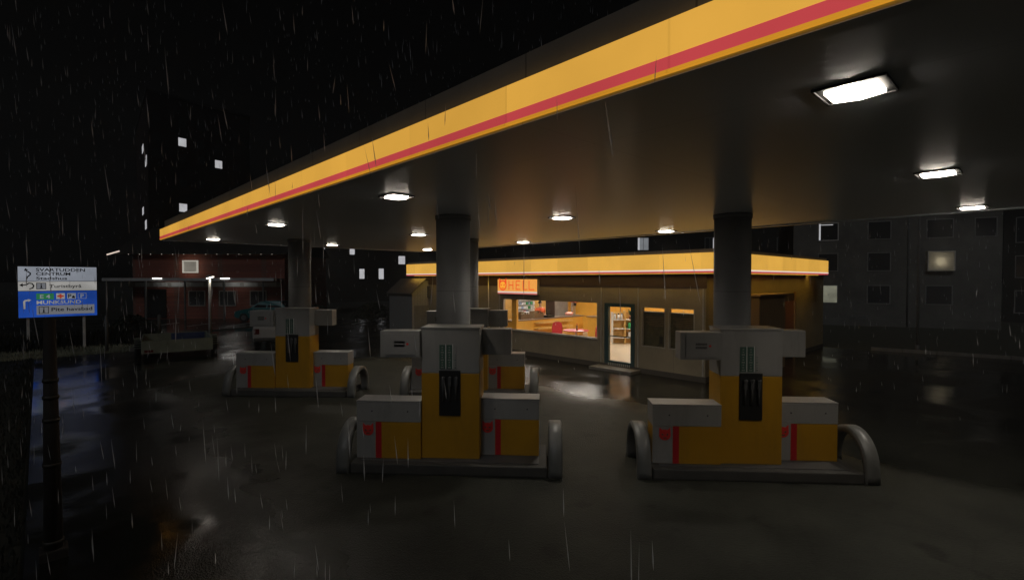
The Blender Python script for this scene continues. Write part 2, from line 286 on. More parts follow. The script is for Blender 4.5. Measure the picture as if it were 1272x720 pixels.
# ------------------------------------------------------------------ helpers
class MB:
    def __init__(self): self.bm = bmesh.new(); self.mats = []
    def mi(self, m):
        if m not in self.mats: self.mats.append(m)
        return self.mats.index(m)
    def box(self, x0, x1, y0, y1, z0, z1, m, bev=0.0):
        vs = [self.bm.verts.new((x, y, z)) for z in (z0, z1) for y in (y0, y1) for x in (x0, x1)]
        fs = []
        for q in ((0, 2, 3, 1), (4, 5, 7, 6), (0, 1, 5, 4), (2, 6, 7, 3), (0, 4, 6, 2), (1, 3, 7, 5)):
            f = self.bm.faces.new([vs[i] for i in q]); f.material_index = self.mi(m); fs.append(f)
        if bev > 0:
            es = list({e for f in fs for e in f.edges})
            r = bmesh.ops.bevel(self.bm, geom=es, offset=bev, segments=2, affect='EDGES', profile=0.6)
            for f in r['faces']: f.material_index = self.mi(m)
        return self
    def prism(self, pts, a0, a1, m, axis='z', bev=0.0):
        """polygon pts extruded along an axis; for 'y' pts are (x,z), for 'x' pts are (y,z)"""
        def P(p, a): return {'z': (p[0], p[1], a), 'y': (p[0], a, p[1]), 'x': (a, p[0], p[1])}[axis]
        A = [self.bm.verts.new(P(p, a0)) for p in pts]; B = [self.bm.verts.new(P(p, a1)) for p in pts]
        n = len(pts); fs = [self.bm.faces.new(A[::-1]), self.bm.faces.new(B)]
        for i in range(n): fs.append(self.bm.faces.new((A[i], A[(i+1) % n], B[(i+1) % n], B[i])))
        for f in fs: f.material_index = self.mi(m)
        if bev > 0:
            es = list({e for f in fs for e in f.edges})
            r = bmesh.ops.bevel(self.bm, geom=es, offset=bev, segments=2, affect='EDGES', profile=0.6)
            for f in r['faces']: f.material_index = self.mi(m)
        return self
    def cyl(self, c, r0, r1, h, m, seg=16, axis='z'):
        def P(a, r, t):
            u, v = r*math.cos(a), r*math.sin(a)
            return {'z': (c[0]+u, c[1]+v, c[2]+t), 'y': (c[0]+u, c[1]+t, c[2]+v), 'x': (c[0]+t, c[1]+u, c[2]+v)}[axis]
        A = [self.bm.verts.new(P(2*math.pi*i/seg, r0, 0)) for i in range(seg)]; B = [self.bm.verts.new(P(2*math.pi*i/seg, r1, h)) for i in range(seg)]
        fs = [self.bm.faces.new(A[::-1]), self.bm.faces.new(B)]
        for i in range(seg):
            f = self.bm.faces.new((A[i], A[(i+1) % seg], B[(i+1) % seg], B[i])); f.smooth = True; fs.append(f)
        for f in fs: f.material_index = self.mi(m)
        return self
    def tube(self, pts, r, m, seg=10, flat=(1, 1)):
        rings = []; pts = [Vector(p) for p in pts]
        for i, p in enumerate(pts):
            d = (pts[min(i+1, len(pts)-1)] - pts[max(i-1, 0)]).normalized()
            u = d.cross(Vector((1, 0, 0)))
            if u.length < 0.1: u = d.cross(Vector((0, 0, 1)))
            u.normalize(); v = d.cross(u)
            rings.append([self.bm.verts.new(p + u*r*flat[0]*math.cos(2*math.pi*k/seg) + v*r*flat[1]*math.sin(2*math.pi*k/seg)) for k in range(seg)])
        fs = [self.bm.faces.new(rings[0][::-1]), self.bm.faces.new(rings[-1])]
        for a, b in zip(rings, rings[1:]):
            for k in range(seg):
                f = self.bm.faces.new((a[k], a[(k+1) % seg], b[(k+1) % seg], b[k])); f.smooth = True; fs.append(f)
        for f in fs: f.material_index = self.mi(m)
        return self
    def face(self, pts, m):
        f = self.bm.faces.new([self.bm.verts.new(p) for p in pts]); f.material_index = self.mi(m); return self
    def ring(self, x0, x1, y0, y1, t, z0, z1, m):
        """rectangular frame of outer size, thickness t"""
        self.box(x0, x0+t, y0, y1, z0, z1, m); self.box(x1-t, x1, y0, y1, z0, z1, m)
        self.box(x0+t, x1-t, y0, y0+t, z0, z1, m); self.box(x0+t, x1-t, y1-t, y1, z0, z1, m); return self
    def build(self, name, parent=None, loc=(0, 0, 0), rz=0.0):
        bmesh.ops.recalc_face_normals(self.bm, faces=self.bm.faces[:])
        me = bpy.data.meshes.new(name); self.bm.to_mesh(me); self.bm.free()
        for m in self.mats: me.materials.append(m)
        o = bpy.data.objects.new(name, me); col.objects.link(o); o.parent = parent; o.location = loc; o.rotation_euler = (0, 0, rz)
        return o

def tag(o, label, cat, group=None, kind=None):
    if label: o['label'] = label
    if cat: o['category'] = cat
    if group: o['group'] = group
    if kind: o['kind'] = kind
    return o
def thing(name, label, cat, loc=(0, 0, 0), rz=0.0, group=None):
    o = bpy.data.objects.new(name, None); o.empty_display_size = 0.2; col.objects.link(o); o.location = loc; o.rotation_euler = (0, 0, rz)
    return tag(o, label, cat, group)
def struct(o): o['kind'] = 'structure'; return o
def dup(o, parent=None):
    c = o.copy(); col.objects.link(c); c.parent = parent
    for ch in [x for x in bpy.data.objects if x.parent == o]: dup(ch, c)
    return c
def relabel(o, label): o['label'] = label; return o

_tc = {}
def text_into(mb, s, x, z, height, width, y, m, bold=0.0):
    """lettering of a given height and total width, standing in the x-z plane at y facing -y"""
    key = (s, bold)
    if key not in _tc:
        cu = bpy.data.curves.new('t', 'FONT'); cu.body = s; cu.size = 1.0; cu.extrude = 0.0; cu.offset = bold; cu.resolution_u = 3
        o = bpy.data.objects.new('t', cu); col.objects.link(o)
        dg = bpy.context.evaluated_depsgraph_get(); me = bpy.data.meshes.new_from_object(o.evaluated_get(dg))
        vs = [v.co[:2] for v in me.vertices]; fs = [tuple(p.vertices) for p in me.polygons]
        bpy.data.objects.remove(o); bpy.data.curves.remove(cu); bpy.data.meshes.remove(me); _tc[key] = (vs, fs)
    vs, fs = _tc[key]
    x0 = min(v[0] for v in vs); x1 = max(v[0] for v in vs); cap = 0.69
    nv = [mb.bm.verts.new((x + (v[0]-x0)/(x1-x0)*width, y, z + v[1]/cap*height)) for v in vs]
    for f in fs:
        try:
            q = mb.bm.faces.new([nv[i] for i in f]); q.material_index = mb.mi(m)
        except ValueError: pass

# ------------------------------------------------------------------ world, camera, haze
w = bpy.data.worlds.new('World'); scene.world = w; w.use_nodes = True
nt = w.node_tree
bg = nt.nodes['Background']
sky = nt.nodes.new('ShaderNodeTexSky'); sky.sky_type = 'NISHITA'; sky.sun_disc = False; sky.sun_elevation = R(1.0); sky.sun_rotation = R(300)
bw = nt.nodes.new('ShaderNodeRGBToBW'); nt.links.new(sky.outputs[0], bw.inputs[0]); nt.links.new(bw.outputs[0], bg.inputs[0])
SKY = 0.0008
bg.inputs[1].default_value = SKY
cam = bpy.data.cameras.new('camera'); co = bpy.data.objects.new('camera', cam); col.objects.link(co)
co.location = (0, 0, 2.8); co.rotation_euler = (R(90-1.195), 0, R(46.7-90))
cam.sensor_fit = 'HORIZONTAL'; cam.angle = 2*math.atan(636/623.5); cam.clip_end = 2000; cam.clip_start = 0.05
scene.camera = co
su = bpy.data.lights.new('added_night_fill', 'SUN'); so = bpy.data.objects.new('added_night_fill', su); col.objects.link(so)
su.energy = 0.22; su.angle = R(12); su.color = (0.92, 0.96, 1.0)  # weak directional fill added so rain, grass and roof edges show up
so.rotation_euler = (R(52), 0, R(-62))
hz = MB(); hm, hnt, hout = new_mat('night_haze')
pv = hnt.nodes.new('ShaderNodeVolumePrincipled'); pv.inputs['Color'].default_value = (0.9, 0.9, 0.9, 1); pv.inputs['Density'].default_value = 0.0011; pv.inputs['Anisotropy'].default_value = 0.25
hnt.links.new(pv.outputs[0], hout.inputs['Volume'])
hz.box(-45, 110, -25, 150, -1.5, 42, hm)
tag(hz.build('haze'), 'thin rainy night haze filling the air', 'haze', kind='stuff')

# ------------------------------------------------------------------ ground
g = MB(); g.face([(-700, -700, -0.03), (700, -700, -0.03), (700, 700, -0.03), (-700, 700, -0.03)], M['earth'])
struct(g.build('ground'))
g = MB(); g.face([(23.9, 5.6, -0.022), (27.2, -12, -0.022), (60, -12, -0.022), (60, 9.5, -0.022), (24.3, 27, -0.022)], M['lawn'])
struct(g.build('lawn'))
g = MB(); g.prism([(-0.15, -12), (27.0, -12), (24.9, 0.45), (23.7, 5.6), (24.2, 26.5), (9.0, 31.5), (4.2, 29.5), (2.6, 24.4), (-0.15, 24.4)], -0.2, 0.0, M['asphalt'])
struct(g.build('forecourt'))
g = MB(); g.prism([(4.9, 31.2), (9.0, 32.5), (24.2, 27.5), (60, 10), (66, 24), (16.5, 33.4), (5.0, 43.8), (-20, 66), (-24, 62)], -0.2, -0.012, M['road'])
struct(g.build('street'))
# kerb on the right, with separate stones
kb = MB(); A = Vector((27.2, -12, 0)); B = Vector((23.85, 5.5, 0)); d = (B-A); n = int(d.length/1.0); d.normalize(); px = Vector((d.y, -d.x, 0))
for i in range(n):
    a = A + d*(i*1.0+0.006); b = A + d*(i*1.0+0.994)
    kb.prism([(a.x, a.y), (b.x, b.y), (b.x+px.x*.16, b.y+px.y*.16), (a.x+px.x*.16, a.y+px.y*.16)], -0.1, 0.12, M['kerb'], bev=0.012)
struct(kb.build('kerb_strip'))
kb = MB(); A = Vector((2.7, 24.45, 0)); B = Vector((4.2, 29.5, 0)); d = (B-A).normalized(); px = Vector((-d.y, d.x, 0))
for i in range(5):
    a = A + d*(i*1.0+0.006); b = A + d*(i*1.0+0.994)
    kb.prism([(a.x, a.y), (b.x, b.y), (b.x+px.x*.15, b.y+px.y*.15), (a.x+px.x*.15, a.y+px.y*.15)], -0.1, 0.10, M['kerb'], bev=0.012)
struct(kb.build('kerb_corner'))
pm = MB()   # parking bays painted on the far street
for i in range(7):
    c = Vector((6.6+i*1.7, 38.6-i*1.6, 0)); u = Vector((-0.728, -0.686, 0)); v = Vector((-u.y, u.x, 0))*0.06
    p = [c+v, c-v, c-v+u*2.6, c+v+u*2.6]
    pm.face([(q.x, q.y, -0.008) for q in p], M['marking'])
struct(pm.build('road_markings'))

def blades(name, pts, h, m, label, wd=0.012, kind='stuff'):
    mb = MB()
    for x, y, z in pts:
        a = random.uniform(0, 2*math.pi); hh = h*random.uniform(0.5, 1.25); lean = random.uniform(0.1, 0.55)*hh; b = random.uniform(0, 2*math.pi)
        dx, dy = math.cos(a)*wd, math.sin(a)*wd; tx, ty = math.cos(b)*lean, math.sin(b)*lean
        v = [mb.bm.verts.new(q) for q in ((x-dx, y-dy, z), (x+dx, y+dy, z), (x+dx*.6+tx*.4, y+dy*.6+ty*.4, z+hh*.6), (x+tx, y+ty, z+hh), (x-dx*.6+tx*.4, y-dy*.6+ty*.4, z+hh*.6))]
        f = mb.bm.faces.new(v); f.material_index = mb.mi(m)
    return tag(mb.build(name), label, 'grass', kind=kind)
pts = []
for i in range(13000):
    x = random.uniform(-9, 2.9); y = 24.55 + random.random()**1.6*4.6
    pts.append((x, y, -0.03))
blades('grass', pts, 0.11, M['blade'], 'short wet grass of the verge beyond the forecourt, under the road sign')
pts = []
for i in range(6500):
    x = -0.2 - random.random()**2*5; y = random.uniform(2.2, 24.5); pts.append((x, y, -0.03))
blades('lawn_grass', pts, 0.10, M['tallblade'], 'dark short grass left of the forecourt edge')
pts = []
for i in range(7500):
    x = random.uniform(-9, 4.0); y = random.uniform(27.0, 30.0)
    if mnoise.noise((x*0.9, y*0.9, 3)) > -0.25: pts.append((x, y, -0.03))
blades('tall_grass', pts, 0.62, M['tallblade'], 'dark overgrown grass round the feet of the road sign', 0.02)

# ------------------------------------------------------------------ petrol canopy
CX0, CX1, CY0, CY1 = 2.40, 10.72, -2.2, 16.45
can = thing('petrol_canopy', 'flat petrol station canopy with glowing yellow and red edge on dark square columns', 'canopy', ((CX0+CX1)/2, (CY0+CY1)/2, 0))
off = Vector((-(CX0+CX1)/2, -(CY0+CY1)/2, 0))
b = MB(); b.box(CX0+.11, CX1-.11, CY0+.11, CY1-.11, 3.87, 4.25, M['ceiling']); b.build('ceiling_panel', can, off)
b = MB(); b.box(CX0+.16, CX1-.16, CY0+.16, CY1-.16, 4.252, 4.30, M['roof']); b.build('roof_deck', can, off)
b = MB(); b.ring(CX0+.095, CX1-.095, CY0+.095, CY1-.095, 0.06, 4.150, 4.375, M['parapet']); b.build('parapet', can, off)
b = MB(); b.ring(CX0, CX1, CY0, CY1, 0.094, 3.962, 4.152, M['lb_yellow']); b.build('yellow_light_band', can, off)
b = MB(); b.ring(CX0, CX1, CY0, CY1, 0.10, 3.893, 3.960, M['lb_red']); b.build('red_light_band', can, off)
b = MB(); b.ring(CX0-.008, CX1+.008, CY0-.008, CY1+.008, 0.05, 3.874, 3.891, M['lb_lip']); b.build('bottom_lip', can, off)
b = MB(); b.ring(CX0+.012, CX1-.012, CY0+.012, CY1-.012, 0.10, 3.852, 3.8725, M['ceiling']); b.build('soffit_trim', can, off)
PA = R(-47)
pa = Vector((math.cos(PA), math.sin(PA), 0)); pn = Vector((-pa.y, pa.x, 0))
for c in ((8.33, 3.54), (5.10, 6.86), (5.11, 13.75), (8.26, 10.48)):
    b = MB(); b.cyl((0, 0, 0), .285, .285, 3.868, M['column'], 40); b.cyl((0, 0, 0.001), .32, .31, 0.14, M['darkgrey'], 40); b.cyl((0, 0, 3.80), .30, .30, 0.066, M['column'], 40)
    b.build('column', can, Vector((c[0], c[1], 0))+off, PA)

# ceiling lamps
def lamp_proto():
    t = thing('ceiling_lamp', '', 'ceiling lamp', group='square lamps under the canopy')
    b = MB(); b.ring(-.165, .165, -.175, .175, 0.012, -0.014, 0.0, M['darkgrey']); b.box(-.153, .153, -.163, .163, -0.006, -0.001, M['bezel']); b.build('bezel', t)
    hexp = [(-.10, .128), (-.145, 0.0), (-.10, -.128), (.10, -.128), (.145, 0.0), (.10, .128)]
    b = MB(); b.prism(hexp, -0.024, -0.0065, M['lens'], bev=0.005); b.build('lens', t)
    sl = bpy.data.lights.new('lamp_beam', 'SPOT'); sl.energy = 138; sl.color = (1.0, 0.92, 0.80); sl.spot_size = R(140); sl.spot_blend = 1.0; sl.shadow_soft_size = 0.10
    s = bpy.data.objects.new('lamp_beam', sl); col.objects.link(s); s.location = (0, 0, -0.05); s.parent = t
    return t
lp = lamp_proto()
LX = (3.36, 6.58, 10.06); LY = (0.75, 5.73, 10.22, 15.05)
lamp_labels = [
    ['largest ceiling lamp, a six-sided lens above the forecourt at the open canopy edge', 'bright canopy lamp right of the largest one, above the near pump', 'canopy lamp at the far right under the back edge of the ceiling'],
    ['canopy lamp between the yellow edge and the nearer middle column', 'ceiling lamp above the shop sign, midway between two columns', 'ceiling lamp just in front of the shop fascia above the poster windows'],
    ['canopy lamp beside the top of the far left column, along the yellow edge', 'small canopy lamp peeping out left of the thick middle column', 'small ceiling lamp above the shop window and the cashier'],
    ['leftmost ceiling lamp, close to the far corner of the canopy', 'ceiling lamp over the gap between the left column and the grey shed', 'faintest canopy lamp, half hidden behind the middle column'],
]
first = True
for j, y in enumerate(LY):
    for i, x in enumerate(LX):
        o = lp if first else dup(lp); first = False
        lc = [c for c in bpy.data.objects if c.parent == o and c.type == 'LIGHT'][0]
        lc.data = lc.data.copy(); lc.data.energy = (24, 150, 200)[i]      # energy set per row: edge row dimmed to keep its pumps dark, shop row strongest
        o.location = (x, y, 3.869); relabel(o, lamp_labels[j][i]); o['category'] = 'ceiling lamp'; o['group'] = 'square lamps under the canopy'

# ------------------------------------------------------------------ emblem (horned face) in the x-z plane
def emblem(mb, cx, cz, r, y, mred, mhole, th=0.004, ring=False):
    def disc(pts, yy, m): mb.prism([(cx+p[0]*r, cz+p[1]*r) for p in pts], yy-th, yy, m, axis='y')
    n = 22
    out = [(math.cos(2*math.pi*i/n)*1.0, math.sin(2*math.pi*i/n)*0.93) for i in range(n)]
    disc(out, y, mred)
    for sx in (-1, 1):
        disc([(sx*0.98, 0.30), (sx*0.92, 1.34), (sx*0.42, 0.80)][::sx], y+0.001, mred)
    if ring: disc([(p[0]*.74, p[1]*.74) for p in out], y-th, mhole); mz = mred
    else: mz = mhole
    yy = y - th*(2.2 if ring else 1.1)
    for sx in (-1, 1):
        disc([(sx*0.12, 0.0), (sx*0.58, 0.30), (sx*0.50, -0.08)][::-sx], yy, mz)
    disc([(-.40, -.42), (.40, -.42), (.22, -.58), (-.22, -.58)], yy-.0005, mz)

# ------------------------------------------------------------------ pumps
def make_pump():
    t = thing('fuel_pump', '', 'fuel pump')
    b = MB(); b.box(-.43, .43, -.25, .25, 0.16, 1.42, M['yellow'], 0.008); b.box(-.43, .43, -.25, .25, 1.422, 2.07, M['white'], 0.008)
    b.box(-.44, .44, -.26, .26, 2.072, 2.10, M['white'], 0.006); b.build('body', t)
    for side in (-1, 1):
        x0, x1 = (-1.39, -.433) if side < 0 else (.433, 1.30)
        y0, y1 = (-.30, .06) if side < 0 else (-.06, .30)
        b = MB()
        b.box(x0, x1, y0, y1, 0.16, 0.70, M['yellow'], 0.006); b.box(x0-.004, x1+.004, y0-.004, y1+.004, 0.702, 0.99, M['white'], 0.006)
        b.box(x0-.008, x1+.008, y0-.008, y1+.008, 0.992, 1.015, M['white'], 0.006)
        xs = x0 if side < 0 else .433
        b.box(xs-.003, xs+.28 if side < 0 else .64, y0-.003, y0+.01, 0.165, 0.70, M['white'])
        c = b.build('hose_cabinet', t)
        r0 = xs+.285 if side < 0 else .645
        b = MB(); b.box(r0, r0+.085, y0-.004, y0+.01, 0.165, 0.699, M['red']); b.build('red_stripe', c)
        ex = xs+.17 if side < 0 else .53
        b = MB(); emblem(b, ex, 0.575, 0.082, y0-.004, M['redem'], M['label']); b.build('emblem', c)
        for q in (.24, .80):
            b = MB(); b.cyl((x0+(x1-x0)*q, y0-.012, 0.86), .011, .011, .010, M['black'], 8, 'y'); b.build('lock', c)
        # payment / display wing
        wx0, wx1 = (-1.02, -.433) if side < 0 else (.433, .88)
        wy0, wy1 = (-.34, -.06) if side < 0 else (.02, .28)
        b = MB(); b.box(wx0, wx1, wy0, wy1, 1.66, 2.05, M['white'], 0.010)
        if side < 0: b.ring(-.945, -.50, wy0-.012, wy0+.004, 0.006, 1.70, 2.01, M['white'])
        d = b.build('display_wing', t)
        yf, sg = (wy0, -1) if side < 0 else (wy1, 1)
        xm = (wx0+wx1)/2
        for z in (1.885, 1.835):
            b = MB(); b.box(xm-.085, xm+.075, min(yf, yf+sg*.012), max(yf, yf+sg*.012), z-.016, z+.016, M['black']); b.build('card_slot', d)
        for k in range(4):
            b = MB(); b.box(xm-.16+k*.09, xm-.115+k*.09, min(yf, yf+sg*.010), max(yf, yf+sg*.010), 1.725, 1.738, M['black']); b.build('slot', d)
        b = MB(); b.cyl((xm+.115, yf-(.014 if sg < 0 else 0), 1.86), .018, .018, .014, M['redem'], 10, 'y'); b.build('button', d)
    for yf, sg in ((-.25, -1), (.25, 1)):
        b = MB(); b.box(-.165, .15, min(yf-.0+sg*.001, yf+sg*.018), max(yf+sg*.001, yf+sg*.018), 0.80, 1.465, M['black'], .003); nb = b.build('nozzle_panel', t)
        for k in range(3):
            x = -.10+k*.095
            b = MB(); b.tube([(x, yf+sg*.03, 1.02), (x, yf+sg*.045, 1.20), (x+.005, yf+sg*.04, 1.31), (x+.012, yf+sg*.07, 1.38)], .016, M['darkgrey'], 8)
            b.box(x-.02, x+.025, yf+min(sg*.02, sg*.06), yf+max(sg*.02, sg*.06), 1.24, 1.37, M['darkgrey'], .004); b.build('nozzle', nb)
        for k, (xa, xb) in enumerate(((-.16, -.075), (-.055, .03), (.055, .095))):
            b = MB(); ya, yb = min(yf+sg*.001, yf+sg*.008), max(yf+sg*.001, yf+sg*.008)
            b.box(xa, xb, ya, yb, 1.485, 1.84, M['label'] if k < 2 else M['white'])
            for q in range(9 if k < 2 else 6):
                z = 1.50+q*.037; wv = (xb-xa)*(0.25 if q % 3 else 0.5)
                b.box((xa+xb)/2-wv/2, (xa+xb)/2+wv/2, min(yf+sg*.006, yf+sg*.0095), max(yf+sg*.006, yf+sg*.0095), z, z+.016, M['white'] if k < 2 else M['label'])
            if k < 2: b.box(xb+.003, xb+.012, ya, yb, 1.485, 1.85, M['labelw'])
            b.build('label_strip', t)
    return t
def make_island():
    b = MB(); b.box(-1.42, 1.42, -.50, .50, 0.0, 0.15, M['island'], 0.02); b.box(-1.30, 1.30, -.38, .38, 0.147, 0.158, M['darkgrey'])
    return b.build('pump_island')
def make_hoop():
    b = MB(); pts = []
    n = 20
    for i in range(n+1):
        a = math.pi*i/n; y = -math.cos(a)*.45; z = 0.10+math.sin(a)**0.85*0.52
        pts.append((0, y, z))
    pts = [(0, -.455, 0.0)] + pts + [(0, .455, 0.0)]
    # flat-faced bar, broad across the island
    w2, t2 = .10, .05
    rings = []
    P = [Vector(p) for p in pts]
    for i, p in enumerate(P):
        d = (P[min(i+1, len(P)-1)]-P[max(i-1, 0)]).normalized(); nrm = Vector((1, 0, 0)).cross(d)
        prof = [(-w2, -t2*.5), (-w2*.85, -t2), (w2*.85, -t2), (w2, -t2*.5), (w2, t2*.5), (w2*.85, t2), (-w2*.85, t2), (-w2, t2*.5)]
        rings.append([b.bm.verts.new(p+Vector((1, 0, 0))*u+nrm*v) for u, v in prof])
    k = b.mi(M['hoop'])
    b.bm.faces.new(rings[0]); b.bm.faces.new(rings[-1])
    for r0, r1 in zip(rings, rings[1:]):
        for q in range(8): f = b.bm.faces.new((r0[q], r0[(q+1) % 8], r1[(q+1) % 8], r1[q])); f.smooth = q in (1, 3, 5, 7)
    return b.build('crash_hoop')
PUMPS = [((7.56, 3.02), 'nearest pump on the right, its two cabinets in clean white, yellow and red', 'on the right in front of the poster windows'),
         ((4.57, 6.15), 'yellow and white pump in the middle, under the thick column left of the shop window', 'in the middle of the picture'),
         ((4.65, 12.70), 'pump farthest to the left, with its blank wing standing out on the right side', 'farthest to the left'),
         ((7.65, 9.57), 'pump mostly hidden behind the middle one, only its wing and one cabinet showing', 'hidden behind the middle one')]
pp = make_pump(); ip = make_island(); hp = make_hoop()
hl = [('left hoop of the nearest pump on the right', 'far right hoop, a wide white arch beyond the last cabinet'),
      ('white hoop at the left end of the middle pump, mostly in shadow', 'white hoop at the right end of the middle pump, seen edge on'),
      ('white hoop at the left end of the farthest left pump', 'white hoop at the right end of the farthest left pump, seen as an arch'),
      ('white hoop peeping out left of the middle pump, behind its cabinet', 'pale hoop below the shop window, behind the right cabinet of the middle pump')]
for k, (c, lab, isl) in enumerate(PUMPS):
    o = pp if k == 0 else dup(pp); o.location = (c[0], c[1], 0); o.rotation_euler = (0, 0, PA); tag(o, lab, 'fuel pump', 'fuel pumps under the canopy')
    o = ip if k == 0 else dup(ip); o.location = (c[0], c[1], 0.001); o.rotation_euler = (0, 0, PA); tag(o, 'dark concrete island under the pump ' + isl, 'pump island', 'concrete pump islands')
    for s in (0, 1):
        o = hp if (k == 0 and s == 0) else dup(hp); q = Vector((c[0], c[1], 0)) + pa*(1.54 if s else -1.54); o.location = q; o.rotation_euler = (0, 0, PA)
        tag(o, hl[k][s], 'crash hoop', 'white crash hoops at the pump islands')

# ------------------------------------------------------------------ shop
SX = 13.1; SH = 2.95; SY0, SY1 = 6.27, 20.2
shop = thing('petrol_shop', 'low petrol station shop with glowing yellow fascia and a lit window', 'shop building', (SX, SY0, 0))
so_ = Vector((-SX, -SY0, 0))
def wall_x(x0, x1, y0, y1, z0, z1, ops, m):
    b = MB(); ys = sorted({y0, y1, *[o[0] for o in ops], *[o[1] for o in ops]})
    for a, c in zip(ys, ys[1:]):
        op = [o for o in ops if o[0] <= a and o[1] >= c]
        if not op: b.box(x0, x1, a, c, z0, z1, m)
        else:
            if op[0][2] > z0: b.box(x0, x1, a, c, z0, op[0][2], m)
            if op[0][3] < z1: b.box(x0, x1, a, c, op[0][3], z1, m)
    return b
OPS = [(9.89, 14.45, 0.89, 2.06), (8.49, 9.59, 0.08, 2.06), (7.46, 8.25, 0.80, 1.985), (6.58, 7.37, 0.80, 1.985)]
b = wall_x(SX, SX+.16, SY0, SY1, 0, SH, OPS, M['shopwall']); b.build('front_wall', shop, so_)
b = MB(); b.box(SX+.16, 23.6, SY0, SY0+.16, 0, SH, M['shopside']); b.build('side_wall', shop, so_)
b = MB(); b.box(SX+.16, 23.6, SY1-.16, SY1, 0, SH, M['shopside']); b.box(23.44, 23.6, SY0+.16, SY1-.16, 0, SH, M['shopside']); b.build('rear_wall', shop, so_)
b = MB(); b.box(SX-.022, SX-.001, SY0-.022, SY1, 0.0, 0.15, M['plinth']); b.box(SX-.001, 23.6, SY0-.022, SY0-.001, 0.0, 0.15, M['plinth']); b.build('plinth', shop, so_)
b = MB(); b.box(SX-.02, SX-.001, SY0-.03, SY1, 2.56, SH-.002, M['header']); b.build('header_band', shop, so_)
b = MB()
for y in (14.62, 9.73, 8.37, 6.34): b.box(SX-.012, SX-.001, y-.02, y+.02, 0.16, 2.55, M['alu'])
b.cyl((SX-.05, 15.21, 0.0), .022, .022, 2.95, M['alu'], 8); b.build('wall_trim', shop, so_)
FX0, FX1, FY0, FY1 = 12.6, 21.7, 5.61, 20.62
b = MB(); b.box(FX0+.26, FX1-.26, FY0+.26, FY1-.26, 2.952, 3.46, M['shopside']); b.build('fascia_core', shop, so_)
b = MB(); b.ring(FX0, FX1, FY0, FY1, .10, 3.066, 3.50, M['lb_yellow2']); b.build('yellow_light_band', shop, so_)
b = MB(); b.ring(FX0-.004, FX1+.004, FY0-.004, FY1+.004, .10, 3.022, 3.064, M['lb_white']); b.build('white_light_band', shop, so_)
b = MB(); b.ring(FX0, FX1, FY0, FY1, .10, 2.975, 3.020, M['lb_red']); b.build('red_light_band', shop, so_)
b = MB(); b.ring(FX0+.102, FX1-.102, FY0+.102, FY1-.102, .156, 2.995, 3.01, M['wallwash']); b.build('added_wall_wash', shop, so_)  # hidden glowing strip added inside the fascia to wash the walls yellow
b = MB(); b.ring(FX0+.05, FX1-.05, FY0+.05, FY1-.05, .2, 3.502, 3.60, M['parapet']); b.box(FX0+.25, FX1-.25, FY0+.25, FY1-.25, 3.462, 3.56, M['roof']); b.box(21.72, 23.7, SY0-.1, SY1+.1, 2.952, 3.05, M['roof']); b.build('roof', shop, so_)
# window
y0, y1, z0, z1 = OPS[0]
b = MB(); b.box(SX+.02, SX+.10, y0, y0+.035, z0, z1, M['alu']); b.box(SX+.02, SX+.10, y1-.035, y1, z0, z1, M['alu']); b.box(SX+.02, SX+.10, y0+.035, y1-.035, z1-.015, z1, M['greyframe']); b.box(SX-.03, SX+.12, y0-.02, y1+.02, z0-.03, z0-.001, M['alu']); b.box(SX+.02, SX+.10, y0+.035, y1-.035, z0, z0+.03, M['alu'])
wf = b.build('window', shop, so_)
b = MB(); b.box(SX+.05, SX+.062, y0+.035, y1-.035, z0+.03, z1-.015, M['glass']); b.build('pane', wf)
# door
y0, y1, z0, z1 = OPS[1]
b = MB(); x0, x1 = SX-.02, SX+.08
b.box(x0, x1, y0, y0+.13, z0, z1, M['tealframe']); b.box(x0, x1, y1-.15, y1, z0, z1, M['tealframe']); b.box(x0, x1, y0+.13, y1-.15, z1-.11, z1, M['tealframe']); b.box(x0, x1, y0+.13, y1-.15, z0, z0+.17, M['tealframe'])
dr = b.build('door', shop, so_)
b = MB(); b.box(SX+.03, SX+.04, y0+.13, y1-.15, z0+.17, z1-.11, M['glass']); b.build('pane', dr)
b = MB(); b.box(SX-.05, SX-.02, y0+.10, y1-.10, 1.02, 1.05, M['tealframe'], .004); b.build('push_bar', dr)
b = MB()
for k in range(12): b.box(SX-.026, SX-.0205, y0+.15+k*.07, y0+.185+k*.07, z0+.03, z0+.11, M['alu'])
b.build('kick_grille', dr)
# poster windows
for (y0, y1, z0, z1) in OPS[2:]:
    b = MB(); b.box(SX-.015, SX+.10, y0, y0+.03, z0, z1, M['greyframe']); b.box(SX-.015, SX+.10, y1-.03, y1, z0, z1, M['greyframe']); b.box(SX-.015, SX+.10, y0+.03, y1-.03, z0, z0+.03, M['greyframe']); b.box(SX-.015, SX+.10, y0+.03, y1-.03, z1-.02, z1, M['greyframe'])
    f = b.build('poster_window', shop, so_)
    b = MB(); b.box(SX+.045, SX+.055, y0+.03, y1-.03, z0+.03, z1-.02, M['glass']); b.build('pane', f)
    b = MB(); b.box(SX+.075, SX+.098, y0+.03, y1-.03, z0+.03, z1-.155, M['board']); b.box(SX+.07, SX+.10, y0+.03, y1-.03, z1-.153, z1-.125, M['labelw'])
    for k in range(6): b.box(SX+.072, SX+.0745, y0+.10, y1-.10-.05*(k % 3), z1-.30-k*.05, z1-.285-k*.05, M['tray'])
    b.box(SX+.072, SX+.0745, y0+.13, y0+.24, z0+.12, z0+.34, M['black'])
    b.build('poster', f)
